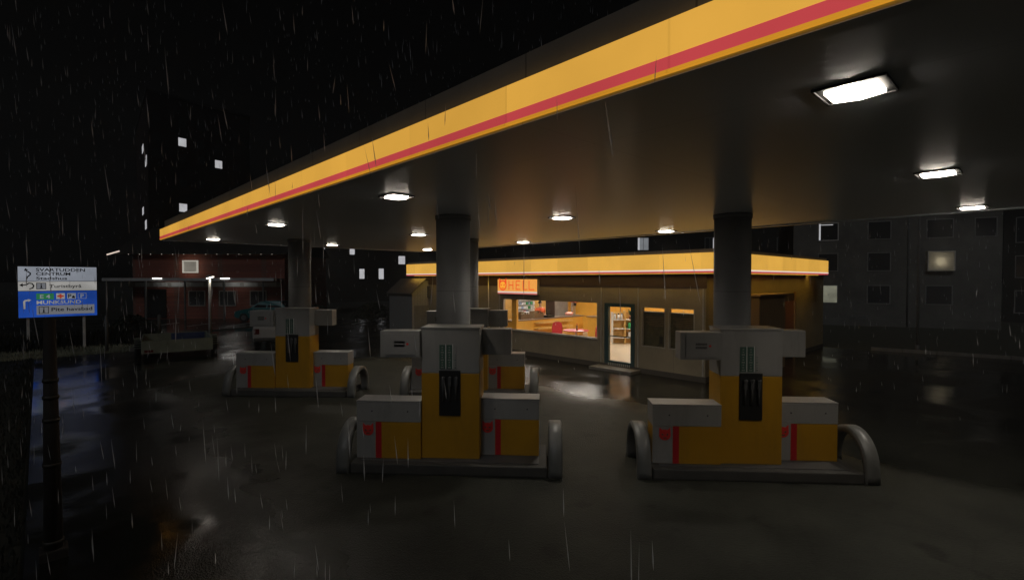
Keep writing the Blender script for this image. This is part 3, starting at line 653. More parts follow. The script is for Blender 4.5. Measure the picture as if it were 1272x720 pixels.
# side: timber locker and recessed red-brown door with lintel
b = MB(); b.box(15.3, 17.45, 5.70, SY0-.024, 0.0, 2.30, M['annex'], .006); b.box(15.22, 17.55, 5.64, SY0-.024, 2.302, 2.36, M['annex'], .006); b.build('side_porch', shop, so_)
b = MB(); b.box(17.62, 19.9, SY0-.05, SY0-.024, 0.06, 2.05, M['reddoor'], .004); sd = b.build('side_door', shop, so_)
b = MB(); b.box(17.62, 19.9, SY0-.06, SY0-.024, 2.052, 2.30, M['header']); b.box(19.9, 20.0, SY0-.10, SY0-.024, 0.0, 2.36, M['annex']); b.build('door_surround', shop, so_)
b = MB(); b.cyl((17.80, SY0-.10, 1.0), .02, .02, .05, M['alu'], 8, 'y'); b.build('handle', sd)
# interior
b = MB(); b.box(SX+.161, 21.4, SY0+.161, 18.0, 0.0, 0.08, M['infloor']); b.build('interior_floor', shop, so_)
b = MB(); b.box(21.3, 21.4, SY0+.165, 18.0, 0.082, 2.80, M['inwall']); b.box(SX+.165, 21.3, 18.0, 18.1, 0.082, 2.80, M['inwall2']); b.box(SX+.165, 21.3, SY0+.163, SY0+.19, 0.082, 2.80, M['inwall']); b.build('interior_wall', shop, so_)
b = MB(); b.box(SX+.165, 21.4, SY0+.165, 18.1, 2.802, 2.86, M['inceil']); b.build('interior_ceiling', shop, so_)
b = MB(); b.box(SX+.20, SX+.30, 13.86, 14.12, 0.082, 2.80, M['inwall']); b.build('window_pier', shop, so_)
b = MB(); b.box(19.95, 21.1, 17.93, 17.99, 0.082, 2.06, M['greydoor']); ed = b.build('inner_door', shop, so_)
b = MB(); b.box(19.40, 19.46, 17.4, 17.99, 0.082, 2.80, M['header']); b.build('inner_post', shop, so_)
step = MB(); step.box(12.55, SX-.024, 8.25, 9.80, 0.0, 0.09, M['kerb'], .01); tag(step.build('door_step'), 'low concrete step in front of the shop door', 'step')
k = 0
tl = ['ceiling tube light in the shop over the cashier', 'ceiling tube light in the shop over the till counter', 'ceiling tube light in the shop over the café table', 'ceiling tube light in the shop over the red chairs', 'ceiling tube light in the shop over the goods shelf', 'ceiling tube light in the shop behind the poster windows']
for y in (15.9, 12.0, 8.3):
    for x in (15.3, 18.9):
        b = MB(); b.box(x-.62, x+.62, y-.13, y+.13, 2.77, 2.80, M['alu']); b.box(x-.58, x+.58, y-.10, y+.10, 2.752, 2.769, M['tube'])
        tag(b.build('tube_light'), tl[k], 'tube light', 'tube lights inside the shop'); k += 1

# shop sign HELL
sg = thing('shop_sign', 'small glowing orange box sign reading HELL with a red horned face', 'sign', (SX, 13.5, 2.25))
b = MB(); b.box(-.14, -.001, -1.06, 1.06, 0.0, 0.56, M['alu']); b.build('box', sg)
fr = thing('f', '', ''); bpy.data.objects.remove(fr)
def turned(mb, name, parent, loc):   # built facing -y in x-z, turned to face -x
    o = mb.build(name, parent, loc); o.rotation_euler = (0, 0, R(-90)); return o
b = MB(); b.box(-1.055, 1.055, -.006, 0.0, 0.105, 0.557, M['hsign']); turned(b, 'face', sg, (-.1402, 0, 0))
b = MB(); b.box(-1.055, 1.055, -.006, 0.0, 0.053, 0.103, M['lb_white']); b.box(-1.055, 1.055, -.006, 0.0, 0.003, 0.051, M['hpink']); turned(b, 'stripe', sg, (-.1402, 0, 0))
b = MB(); emblem(b, -.76, .325, .215, -.001, M['hred'], M['horange'], .003, ring=True); turned(b, 'emblem', sg, (-.1465, 0, 0))
b = MB(); st = .035; zb, zt = .165, .51
def bar(xa, xb, za, zc): b.box(xa, xb, -.004, 0.0, za, zc, M['hred'])
x = -.43; bar(x, x+st, zb, zt); bar(x+.22, x+.22+st, zb, zt); bar(x+st, x+.22, .32, .355)
x = -.04; bar(x, x+st, zb, zt); bar(x+st, x+.24, zt-.035, zt); bar(x+st, x+.20, .325, .36); bar(x+st, x+.24, zb, zb+.035)
x = .33; bar(x, x+st, zb, zt); bar(x+st, x+.24, zb, zb+.035)
x = .64; bar(x, x+st, zb, zt); bar(x+st, x+.28, zb, zb+.035)
turned(b, 'lettering', sg, (-.1465, 0, 0))

# shop furniture
b = MB(); b.box(14.6, 19.35, 15.47, 16.05, 0.09, 1.01, M['counter'])
ct = thing('till_counter', 'long yellow till counter with a dark top and glowing shelves', 'counter', (17, 15.7, 0.08))
cf = Vector((-17, -15.7, -.08))
o = b.build('front', ct, cf)
b = MB(); b.box(14.55, 19.45, 15.40, 16.10, 1.011, 1.055, M['countertop'], .006); b.build('top', ct, cf)
for z in (0.34, 0.60, 0.86):
    b = MB(); b.box(15.9, 18.25, 15.20, 15.468, z, z+.03, M['wood']); b.box(15.9, 18.25, 15.19, 15.199, z, z+.09, M['wood']); b.build('shelf', ct, cf)
b = MB(); b.box(18.7, 19.4, 14.05, 14.68, 0.08, 1.05, M['counter'], .01); b.box(18.65, 19.45, 14.0, 14.73, 1.051, 1.09, M['countertop'], .006); tag(b.build('side_cabinet'), 'small yellow cabinet at the right end of the shop window', 'cabinet')
# tobacco rack with packs
rk = thing('tobacco_rack', 'pale wall rack of packs behind the cashier', 'rack', (17.7, 17.9, 1.1))
b = MB(); b.box(-.76, .76, .04, .09, 0, .86, M['pack']); b.build('back_board', rk)
for q in range(4):
    b = MB(); b.box(-.76, .76, -.12, .038, q*.21, q*.21+.02, M['alu']); b.build('shelf', rk)
pk = None
for q in range(4):
    for i in range(9):
        b = None
        mm = random.choice(['pack', 'pack', 'packb', 'pack', 'packr', 'pack', 'pack', 'packg'])
        b = MB(); b.box(-.05, .05, -.04, .04, 0, .135, M[mm], .004); o = b.build('cigarette_pack')
        o.location = (17.7-.64+i*.16, 17.87, 1.1+q*.21+.021); tag(o, 'small pack standing in the rack behind the cashier', 'pack', 'packs on the tobacco rack')
# trays on the counter
for i, (xa, xb) in enumerate(((15.2, 15.85), (16.05, 16.65))):
    t = thing('snack_tray', ('open brown snack tray at the left end of the till counter', 'open brown snack tray in front of the cashier')[i], 'tray', ((xa+xb)/2, 15.75, 1.057), group='snack trays on the till counter')
    b = MB(); hw = (xb-xa)/2; b.box(-hw, hw, -.16, .16, 0, .02, M['tray']); b.box(-hw, hw, -.18, -.16, 0, .22, M['tray']); b.box(-hw, hw, .16, .18, 0, .32, M['tray']); b.box(-hw, -hw+.02, -.16, .16, .02, .26, M['tray']); b.box(hw-.02, hw, -.16, .16, .02, .26, M['tray']); b.build('crate', t)
    b = MB()
    for q in range(14): b.box(-hw+.05+random.random()*(2*hw-.14), -hw+.12+random.random()*0, -.1, .1, .02, .03, M['tray']) if False else None
    for q in range(10):
        xx = -hw+.06+q*(2*hw-.16)/9; b.box(xx, xx+.045, -.12, .14, .022, .26+random.random()*.08, M[random.choice(['tray', 'pack', 'board', 'packr'])])
    b.build('snack_bag', t)
t = thing('cash_register', 'black cash register with a raised screen on the till counter', 'cash register', (17.1, 15.72, 1.057))
b = MB(); b.box(-.24, .24, -.20, .20, 0, .10, M['black'], .01); b.build('drawer', t)
b = MB(); b.box(-.03, .03, -.03, .03, .10, .20, M['black']); b.box(-.13, .13, -.04, .0, .17, .36, M['black'], .008); b.build('screen', t)
b = MB(); b.box(-.16, .16, -.16, .16, 0, .04, M['steel'], .01); b.box(-.13, .13, .02, .12, .04, .62, M['steel'], .02); b.box(-.15, .15, -.14, .14, .62, .74, M['packr'], .02); b.box(-.04, .04, -.10, .0, .46, .6, M['black'], .01)
o = b.build('drinks_machine', loc=(19.05, 15.76, 1.057)); tag(o, 'steel drinks machine with a red head on the counter end', 'drinks machine')
b = MB(); b.tube([(0, -.16, .06), (0, -.12, .085), (0, 0, .10), (0, .12, .085), (0, .16, .06)], .09, M['pink'], 12); b.box(-.14, .14, -.22, .22, 0, .02, M['steel'], .004); o = b.build('meat_platter', loc=(18.55, 15.68, 1.057), rz=R(60)); tag(o, 'pink ham on a small steel platter on the counter', 'ham')
# cafe table, chairs and bottle
def chair():
    t = thing('cafe_chair', '', 'chair')
    b = MB(); b.box(-.21, .21, -.21, .21, .43, .47, M['chair'], .015); b.build('seat', t)
    b = MB(); pts = [(-.22, 0.45), (.22, 0.45), (.235, .72), (.19, .89), (.09, .95), (-.09, .95), (-.19, .89), (-.235, .72)]; b.prism(pts, .20, .235, M['chair'], axis='y', bev=.008); b.build('backrest', t)
    for sx in (-1, 1):
        for sy in (-1, 1):
            b = MB(); b.tube([(sx*.17, sy*.17, .43), (sx*.20, sy*.20, 0)], .014, M['steel'], 8); b.build('leg', t)
    return t
c1 = chair(); c2 = dup(c1)
c1.location = (15.92, 14.2, 0.08); c1.rotation_euler = (0, 0, R(150)); tag(c1, 'red café chair left of the round table, back to the window', 'chair', 'red café chairs')
c2.location = (15.55, 11.93, 0.08); c2.rotation_euler = (0, 0, R(190)); tag(c2, 'red café chair at the right edge of the shop window', 'chair', 'red café chairs')
t = thing('cafe_table', 'round dark red café table by the window', 'table', (15.35, 12.62, 0.08))
b = MB(); b.cyl((0, 0, .70), .50, .50, .035, M['chair'], 32); b.build('tabletop', t)
b = MB(); b.cyl((0, 0, .03), .035, .035, .67, M['steel'], 12); b.build('pillar', t)
b = MB(); b.cyl((0, 0, 0), .26, .22, .03, M['steel'], 24); b.build('foot', t)
b = MB(); b.cyl((0, 0, 0), .033, .033, .15, M['tray'], 12); b.cyl((0, 0, .15), .033, .012, .05, M['tray'], 12); b.cyl((0, 0, .20), .012, .012, .06, M['redem'], 10); tag(b.build('sauce_bottle', loc=(15.33, 12.55, 0.816)), 'dark sauce bottle standing on the red café table', 'bottle')
b = MB(); b.box(-.15, .15, -.11, .11, 0, .012, M['pack'], .003); tag(b.build('menu_card', loc=(15.1, 12.2, 0.816), rz=R(20)), 'white menu card lying on the red café table', 'menu card')
# goods shelf
t = thing('goods_shelf', 'free-standing wooden goods shelf seen through the shop door', 'shelf', (18.1, 12.25, 0.08), R(-43))
b = MB(); b.box(-.52, .62, .16, .20, 0, 1.32, M['wood']); b.build('back_board', t)
for x in (-.52, .0, .60):
    b = MB(); b.box(x-.02, x+.02, -.20, .158, 0, 1.34 if x else 1.42, M['wood'] if x > -.5 else M['inceil']); b.build('upright', t)
for z in (.24, .62, 1.0):
    for xa, xb in ((-.498, -.022), (.022, .578)):
        b = MB(); b.box(xa, xb, -.20, .158, z, z+.03, M['inceil']); b.build('board', t)
gr = Matrix.Rotation(R(-43), 4, 'Z')
def on_shelf(o, x, y, z): o.location = Vector((18.1, 12.25, 0.08)) + gr @ Vector((x, y, z)); o.rotation_euler = (0, 0, R(-43)); return o
for i, x in enumerate((-.40, -.24, -.11)):
    b = MB(); b.cyl((0, 0, 0), .055, .055, .20, M['pack'], 12); b.cyl((0, 0, .20), .03, .03, .05, M['black'] if i == 1 else M['packb'], 10)
    tag(on_shelf(b.build('canister'), x, -.02, 1.031), ('white canister at the left end of the top shelf, pale lid', 'white canister with a black lid on the top shelf', 'white canister next to the upright of the goods shelf')[i], 'canister', 'canisters on the goods shelf')
b = MB(); b.box(-.12, .12, -.1, .1, 0, .24, M['packg'], .01); tag(on_shelf(b.build('green_carton'), .28, -.05, .651), 'green carton on the middle board of the goods shelf', 'carton')
b = MB(); b.box(-.12, .12, -.1, .1, 0, .22, M['pack'], .01); tag(on_shelf(b.build('white_carton'), .28, -.05, .271), 'white carton on the lowest board of the goods shelf', 'carton')
t = on_shelf(thing('pot_plant', 'leafy green pot plant on top of the goods shelf', 'plant'), .28, -.05, 1.031)
b = MB(); b.cyl((0, 0, 0), .07, .09, .14, M['pot'], 14); b.build('pot', t)
b = MB()
for i in range(40):
    a = random.uniform(0, 6.28); l = random.uniform(.12, .26); e = random.uniform(.1, .32); p = Vector((math.cos(a)*l*.7, math.sin(a)*l*.7, .14+e)); sdv = Vector((-math.sin(a), math.cos(a), 0))*.03; bb = Vector((0, 0, .14))
    b.face([bb, (bb+p)/2+sdv, p, (bb+p)/2-sdv], M['leaf'])
b.build('foliage', t)

# cashier
def person(loc, rz):
    J = {}; E = []; verts = []; rad = []
    def v(p, r, par=None):
        verts.append(p); rad.append(r); i = len(verts)-1
        if par is not None: E.append((par, i))
        return i
    pel = v((0, 0, .96), (.155, .11)); wa = v((0, 0, 1.10), (.14, .10), pel); ch = v((0, .0, 1.30), (.165, .115), wa); sh = v((0, .01, 1.42), (.12, .085), ch); nk = v((0, 0, 1.50), (.055, .055), sh); hd0 = v((0, -.01, 1.58), (.075, .088), nk); hd1 = v((0, -.01, 1.66), (.08, .098), hd0); hd2 = v((0, 0, 1.73), (.06, .07), hd1)
    for s in (-1, 1):
        shl = v((s*.17, .01, 1.41), (.06, .06), sh); el = v((s*.25, .02, 1.13), (.043, .043), shl); wr = v((s*.20, -.20, 1.02), (.03, .03), el); pal = v((s*.185, -.28, 1.01), (.036, .02), wr)
        for k in range(4):
            x = s*(.165+.018*k); f1 = v((x, -.335, 1.0), (.0085, .0085), pal); f2 = v((x, -.37-.006*(k in (1, 2)), .985), (.008, .008), f1); v((x, -.385, .965), (.007, .007), f2)
        t1 = v((s*.145, -.285, 1.005), (.010, .010), pal); v((s*.130, -.315, .995), (.009, .009), t1)
        hp_ = v((s*.09, 0, .90), (.095, .10), pel); kn = v((s*.10, 0, .50), (.062, .062), hp_); an = v((s*.10, .02, .09), (.042, .045), kn); v((s*.11, -.13, .035), (.045, .03), an)
    me = bpy.data.meshes.new('person'); me.from_pydata(verts, E, []); o = bpy.data.objects.new('person', me); col.objects.link(o)
    o.modifiers.new('s', 'SKIN'); sv = me.skin_vertices[0].data
    for i, r in enumerate(rad): sv[i].radius = r
    sv[0].use_root = True
    o.modifiers.new('u', 'SUBSURF').levels = 1
    dg = bpy.context.evaluated_depsgraph_get(); m2 = bpy.data.meshes.new_from_object(o.evaluated_get(dg)); o.modifiers.clear(); o.data = m2; bpy.data.meshes.remove(me); m2.name = 'person'
    m2.materials.clear(); m2.materials.append(M['skin']); m2.materials.append(M['trousers'])
    for p in m2.polygons: p.use_smooth = True; p.material_index = 1 if p.center.z < 1.0 and abs(p.center.y) < .14 else 0
    o.location = loc; o.rotation_euler = (0, 0, rz)
    b = MB(); rings = []
    for z, rx, ry in ((.98, .175, .135), (1.10, .165, .125), (1.30, .19, .14), (1.40, .185, .125), (1.455, .10, .09)):
        rings.append([b.bm.verts.new((rx*math.cos(a*math.pi/10), ry*math.sin(a*math.pi/10)+.005, z)) for a in range(20)])
    for r0, r1 in zip(rings, rings[1:]):
        for q in range(20): f = b.bm.faces.new((r0[q], r0[(q+1) % 20], r1[(q+1) % 20], r1[q])); f.smooth = True; f.material_index = b.mi(M['vest'])
    for s in (-1, 1): b.tube([(s*.15, .01, 1.425), (s*.20, .012, 1.34), (s*.225, .016, 1.22)], .066, M['vest'], 12)
    b.build('vest', o)
    b = MB()
    bmesh.ops.create_uvsphere(b.bm, u_segments=16, v_segments=10, radius=1.0)
    for vv in b.bm.verts: vv.co = Vector((vv.co.x*.095, vv.co.y*.112+.022, vv.co.z*.10+1.705))
    b.mi(M['hair']); b.build('hair', o)
    b = MB()
    for s in (-1, 1): b.cyl((s*.033, -.109, 1.655), .011, .011, .008, M['black'], 8, 'y')
    b.build('eye', o)
    b = MB(); b.prism([(-.014, 1.615), (.014, 1.615), (.007, 1.65), (-.007, 1.65)], -.125, -.10, M['skin'], axis='y', bev=.003); b.build('nose', o)
    return o
pe = person((17.45, 16.55, 0.08), R(-30)); pe.scale = (.95, .95, .95)
tag(pe, 'cashier in an orange vest standing behind the till counter', 'person')

# ------------------------------------------------------------------ grey gabled shed left of the shop
t = thing('gabled_shed', 'small grey gabled shed beside the left end of the shop', 'shed', (12.2, 19.5, 0))
b = MB(); b.box(0.02, 1.0, 0.0, 2.3, 0, 2.18, M['shedwall']); b.prism([(0.02, 2.182), (1.0, 2.182), (0.51, 2.66)], 0.0, 2.3, M['shedwall'], axis='y'); 
b = MB(); b.box(0, .36, 0, 2.0, 0, 2.20, M['shedwall']); bmesh.ops.delete(b.bm, geom=b.bm.verts[:], context='VERTS')
b.box(0.0, 1.42, 0.0, 2.0, 0, 2.16, M['shedwall']); b.prism([(0.0, 2.162), (1.42, 2.162), (1.42, 2.76), (0.72, 2.76)], 0.0, 2.0, M['shedwall'], axis='y'); b.build('wall', t)
b = MB(); b.prism([(-.10, 2.12), (0.70, 2.80), (1.52, 2.80), (1.52, 2.85), (0.69, 2.85), (-.10, 2.18)], -.08, 2.1, M['shedroof'], axis='y'); b.build('roof', t)
b = MB(); b.box(.12, .86, -.025, -.002, 0.03, 1.62, M['sheddoor']); d_ = b.build('door', t)
b = MB(); b.cyl((.76, -.05, .9), .015, .015, .025, M['alu'], 8, 'y'); b.build('handle', d_)
b = MB(); b.box(.80, 1.12, -.14, -.002, 1.95, 2.5, M['darkgrey'], .01); b.cyl((.95, -.07, 1.2), .02, .02, .75, M['alu'], 8); b.build('meter_box', t)

# ------------------------------------------------------------------ road sign
sn = thing('road_sign', 'large blue and white direction sign on two posts, reading Munksund', 'road sign', (-.60, 27.35, -.03))
Zs = 0.03
b = MB(); b.box(0, 2.37, 0.004, .05, 1.30+Zs, 3.31+Zs, M['galvd']); b.build('panel', sn)
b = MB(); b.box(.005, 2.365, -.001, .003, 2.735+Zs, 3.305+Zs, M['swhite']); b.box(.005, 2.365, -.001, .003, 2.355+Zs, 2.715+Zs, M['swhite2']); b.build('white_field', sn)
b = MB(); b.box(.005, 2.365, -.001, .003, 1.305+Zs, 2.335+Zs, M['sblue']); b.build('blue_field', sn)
for x in (.22, 1.90):
    b = MB(); b.box(x, x+.09, .055, .13, 0, 3.2+Zs, M['signpost'], .006); b.build('post', sn)
T = -.006
b = MB()
def txt(s, x, z, h, wd, m, bold=.02): text_into(b, s, x, z+Zs, h, wd, T, m, bold)
txt('SVARTUDDEN', .52, 3.125, .125, 1.48, M['sblack']); txt('CENTRUM', .52, 2.965, .12, 1.02, M['sblack']); txt('Stadshus', .52, 2.79, .115, .92, M['sblack'])
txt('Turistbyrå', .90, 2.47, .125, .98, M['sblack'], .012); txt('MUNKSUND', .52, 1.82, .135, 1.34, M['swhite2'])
b.build('lettering', sn)
def plate(xa, xb, za, zb, m, y=-.005): b.box(xa, xb, y, -.0015, za+Zs, zb+Zs, m)
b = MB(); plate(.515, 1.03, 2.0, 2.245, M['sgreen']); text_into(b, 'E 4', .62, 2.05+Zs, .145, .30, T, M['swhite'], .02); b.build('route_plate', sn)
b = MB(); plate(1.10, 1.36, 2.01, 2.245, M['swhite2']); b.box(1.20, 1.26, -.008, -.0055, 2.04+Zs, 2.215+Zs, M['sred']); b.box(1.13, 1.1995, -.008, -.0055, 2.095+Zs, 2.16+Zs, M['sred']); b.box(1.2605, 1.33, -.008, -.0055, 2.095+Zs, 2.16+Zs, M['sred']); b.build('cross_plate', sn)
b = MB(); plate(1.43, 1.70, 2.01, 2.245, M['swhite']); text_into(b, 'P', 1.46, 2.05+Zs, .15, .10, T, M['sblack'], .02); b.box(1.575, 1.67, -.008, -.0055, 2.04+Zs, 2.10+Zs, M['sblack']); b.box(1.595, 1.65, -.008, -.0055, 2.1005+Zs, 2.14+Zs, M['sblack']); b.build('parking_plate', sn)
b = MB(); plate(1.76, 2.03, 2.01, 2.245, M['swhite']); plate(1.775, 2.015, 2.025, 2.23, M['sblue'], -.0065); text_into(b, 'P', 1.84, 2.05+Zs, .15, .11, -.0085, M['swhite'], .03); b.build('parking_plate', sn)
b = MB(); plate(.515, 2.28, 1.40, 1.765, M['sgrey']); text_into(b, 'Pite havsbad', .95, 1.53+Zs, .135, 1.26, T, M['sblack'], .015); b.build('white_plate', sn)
def infobox(xa, xb, za, zb):
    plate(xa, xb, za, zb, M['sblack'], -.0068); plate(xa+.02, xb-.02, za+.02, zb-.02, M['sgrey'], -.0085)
    xm = (xa+xb)/2; hh = zb-za; b.box(xm-.02, xm+.02, -.011, -.009, za+.06+Zs, za+hh*.62+Zs, M['sblack']); b.box(xm-.045, xm+.045, -.011, -.009, za+.04+Zs, za+.0595+Zs, M['sblack']); b.box(xm-.022, xm+.022, -.011, -.009, za+hh*.70+Zs, za+hh*.84+Zs, M['sblack'])
b = MB(); infobox(.52, .81, 2.41, 2.67); b.build('information_symbol', sn)
b = MB(); infobox(.58, .87, 1.44, 1.72); b.build('information_symbol', sn)
def stroke(pts, r, m):
    pts = [Vector((p[0], 0, p[1]+Zs)) for p in pts]
    for p, q in zip(pts, pts[1:]):
        d = (q-p).normalized(); n_ = Vector((-d.z, 0, d.x))*r
        b.face([(v_.x, T, v_.z) for v_ in (p+n_-d*r*.5, q+n_+d*r*.5, q-n_+d*r*.5, p-n_-d*r*.5)], m)
def head(p, d, r, m):
    p = Vector((p[0], 0, p[1]+Zs)); d = Vector((d[0], 0, d[1])).normalized(); n_ = Vector((-d.z, 0, d.x))
    b.face([(v_.x, T-.0006, v_.z) for v_ in (p+d*r*1.5, p+n_*r, p-n_*r)], m)
b = MB(); stroke([(.25, 2.82), (.27, 2.90), (.35, 2.98), (.36, 3.05), (.30, 3.10), (.24, 3.13)], .02, M['sblack']); head((.24, 3.15), (-.25, 1), .065, M['sblack']); b.build('arrow', sn)
b = MB(); stroke([(.33, 2.43), (.42, 2.47), (.45, 2.56), (.40, 2.64), (.31, 2.655), (.25, 2.60), (.15, 2.58)], .02, M['sblack']); head((.14, 2.58), (-1, -.03), .07, M['sblack']); b.build('arrow', sn)
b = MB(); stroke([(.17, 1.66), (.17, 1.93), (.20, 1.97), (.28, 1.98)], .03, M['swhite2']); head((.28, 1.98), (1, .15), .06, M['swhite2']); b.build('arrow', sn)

# ------------------------------------------------------------------ posts and lamp
t = thing('banded_post', 'dark weathered post with metal bands at the lawn edge', 'post', (0.07, 6.85, -.03))
b = MB(); b.cyl((0, 0, 0), .078, .048, 2.43, M['post'], 14); b.build('shaft', t)
for z in (.17, .95, 1.40, 1.63, 1.80):
    rr = .078-.030*z/2.43; b = MB(); b.cyl((0, 0, z), rr+.008, rr+.008, .035, M['band'], 14); b.build('band', t)
b = MB(); b.box(-.11, .11, -.11, .11, 0, .12, M['post'], .015); b.build('foot', t)
for (x, y, h, r, lab) in ((1.88, 24.85, 1.42, .055, 'short grey steel post right of the road sign'), (4.1, 28.6, 1.15, .07, 'short grey post behind the trailer')):
    b = MB(); b.cyl((x, y, -.03), r, r, h, M['galvd'], 12); b.cyl((x, y, h-.03), r, r*.5, .03, M['galvd'], 12); tag(b.build('marker_post'), lab, 'post', 'short grey marker posts')
t = thing('street_lamp', 'pale street lamp with its small head lit', 'street lamp', (6.05, 27.9, -.1))
b = MB(); b.cyl((0, 0, 0), .075, .05, 2.95, M['galv'], 14); b.cyl((0, 0, 0), .12, .11, .12, M['galv'], 14); b.build('pole', t)
b = MB(); b.prism([(-.14, 2.95), (.20, 3.05), (.20, 3.10), (-.02, 3.12), (-.16, 3.02)], -.09, .09, M['galv'], axis='y', bev=.01); hd = b.build('lamp_head', t)
b = MB(); b.prism([(-.12, 2.925), (.18, 3.02), (.18, 3.035), (-.12, 2.945)], -.07, .07, M['lamphead'], axis='y'); b.build('lamp_glass', hd)
t.rotation_euler = (0, 0, R(-46))
sl = bpy.data.lights.new('lamp_beam', 'SPOT'); sl.energy = 11; sl.color = (1.0, 0.88, 0.72); sl.spot_size = R(130); sl.spot_blend = 1.0; sl.shadow_soft_size = 0.08
s = bpy.data.objects.new('lamp_beam', sl); col.objects.link(s); s.location = (0.03, 0, 2.90); s.parent = t
t = thing('tall_pole', 'slim unlit pole in front of the apartment block', 'pole', (24.75, 3.35, 0))
b = MB(); b.cyl((0, 0, -.03), .045, .04, 6.6, M['galvd'], 10); b.build('shaft', t)
b = MB(); b.cyl((0, 0, -.03), .08, .075, .3, M['galvd'], 10); b.build('base', t)

# ------------------------------------------------------------------ trailer
t = thing('flat_trailer', 'low green box trailer with a blue inner board, parked on the forecourt edge', 'trailer', (2.59, 21.6, 0), R(-8))
Wt, Lt = 2.1, 2.85
b = MB(); b.box(.02, Wt-.02, .02, Lt-.02, .30, .34, M['planks']); b.build('bed', t)
for nm, bx in (('tailboard', (0, Wt, -.03, 0)), ('side_board', (-.03, 0, -.03, Lt+.03)), ('side_board', (Wt, Wt+.03, -.03, Lt+.03)), ('headboard', (0, Wt, Lt, Lt+.03))):
    b = MB(); b.box(*bx, .20, .64, M['trailer'], .004)
    if nm == 'tailboard': b.box(.06, .32, -.04, -.0305, .24, .32, M['taillamp'])
    if nm == 'headboard': b.box(.9, Wt-.05, Lt-.012, Lt-.001, .36, .62, M['trailerblue'])
    b.build(nm, t)
for x in (-.24, Wt+.05):
    b = MB(); b.cyl((x, Lt*.38, .30), .30, .30, .19, M['rubber'], 24, 'x'); wv = b.build('wheel', t)
    b = MB(); b.cyl((x-.006, Lt*.38, .30), .17, .17, .202, M['galvd'], 18, 'x'); b.build('rim', wv)
    b = MB(); pts = [(x+.09+0, 0, 0)]; 
    for i in range(13):
        a = math.pi*(i/12); b.box(x-.02, x+.21, Lt*.38+math.cos(a)*.36-.03, Lt*.38+math.cos(a)*.36+.03, .32+math.sin(a)*.33, .335+math.sin(a)*.33, M['trailer'])
    b.build('mudguard', t)
b = MB(); b.tube([(Wt/2-.5, Lt+.03, .28), (Wt/2, Lt+1.3, .30)], .04, M['galvd'], 8); b.tube([(Wt/2+.5, Lt+.03, .28), (Wt/2, Lt+1.3, .30)], .04, M['galvd'], 8); b.cyl((Wt/2, Lt+1.28, 0), .03, .03, .32, M['galvd'], 8); b.build('drawbar', t)

# ------------------------------------------------------------------ cars
def car(name, paint, label, loc, rz):
    t = thing(name, label, 'car', loc, rz)      # nose along -x
    b = MB(); Lc, W = 3.55, .78
    low = [(-1.75, .30), (-1.80, .52), (-1.70, .72), (-1.02, .86), (-.72, .90), (1.55, .93), (1.74, .80), (1.76, .42), (1.66, .26), (-1.6, .24)]
    b.prism(low, -W, W, M[paint], axis='y', bev=.05)
    cab = [((-.80, .90), W-.06), ((-.15, 1.34), W-.20), ((.25, 1.39), W-.20), ((1.15, 1.37), W-.20), ((1.62, .92), W-.06)]
    Lv = [b.bm.verts.new((p[0], -w_, p[1])) for p, w_ in cab]; Rv = [b.bm.verts.new((p[0], w_, p[1])) for p, w_ in cab]
    k = b.mi(M[paint]); fs = [b.bm.faces.new(Lv), b.bm.faces.new(Rv[::-1])]
    for i in range(4): fs.append(b.bm.faces.new((Lv[i], Rv[i], Rv[i+1], Lv[i+1])))
    fs.append(b.bm.faces.new((Lv[4], Rv[4], Rv[0], Lv[0])))
    for f in fs: f.material_index = k
    b.build('body', t)
    def lerp(a, c, s): return tuple(a[i]+(c[i]-a[i])*s for i in range(3))
    b = MB()
    for A, B in ((0, 1), (4, 3)):
        a0 = (cab[A][0][0], -cab[A][1]+.08, cab[A][0][1]); a1 = (cab[A][0][0], cab[A][1]-.08, cab[A][0][1]); b0 = (cab[B][0][0], -cab[B][1]+.05, cab[B][0][1]); b1 = (cab[B][0][0], cab[B][1]-.05, cab[B][0][1])
        ox = -.012 if A == 0 else .012
        q = [lerp(a0, b0, .1), lerp(a1, b1, .1), lerp(a1, b1, .92), lerp(a0, b0, .92)]
        b.face([(p[0]+ox, p[1], p[2]+.008) for p in q], M['carglass'])
    for s in (-1, 1):
        for xa, xb in ((-.55, .30), (.38, 1.28)):
            def pt(x, f):
                w_ = (W-.06)*(1-f)+(W-.20)*f; return (x, s*(w_+.006), .93+f*.36)
            xat = xa+.42 if xa < 0 else xa; xbt = xb if xb < 1 else xb-.22
            b.face([pt(xa, .08), pt(xb, .08), pt(xbt, .95), pt(xat, .95)], M['carglass'])
    b.build('window', t)
    for x in (-1.15, 1.12):
        for s in (-1, 1):
            b = MB(); y = s*(W-.16) - (.0 if s > 0 else .17)
            b.cyl((x, y, .29), .29, .29, .175, M['rubber'], 22, 'y'); wh = b.build('wheel', t)
            b = MB(); b.cyl((x, y-.004, .29), .17, .17, .183, M['chrome'], 16, 'y'); b.build('rim', wh)
    for s in (-1, 1):
        b = MB(); b.box(-1.80, -1.73, s*.58-.14, s*.58+.14, .56, .68, M['headlens'], .01); b.build('headlight', t)
        b = MB(); b.box(1.735, 1.775, s*.62-.1, s*.62+.1, .58, .80, M['taillamp'], .01); b.build('tail_light', t)
    b = MB(); b.box(-1.84, -1.74, -.72, .72, .32, .44, M['darkgrey'], .02); b.box(1.74, 1.82, -.72, .72, .32, .44, M['darkgrey'], .02); b.build('bumper', t)
    return t
car('parked_car', 'carwhite', 'white hatchback parked behind the farthest left pump', (7.75, 23.1, 0.0), R(-118))
car('parked_car', 'carteal', 'teal car parked in front of the brick building', (11.2, 36.1, -.012), R(-43))

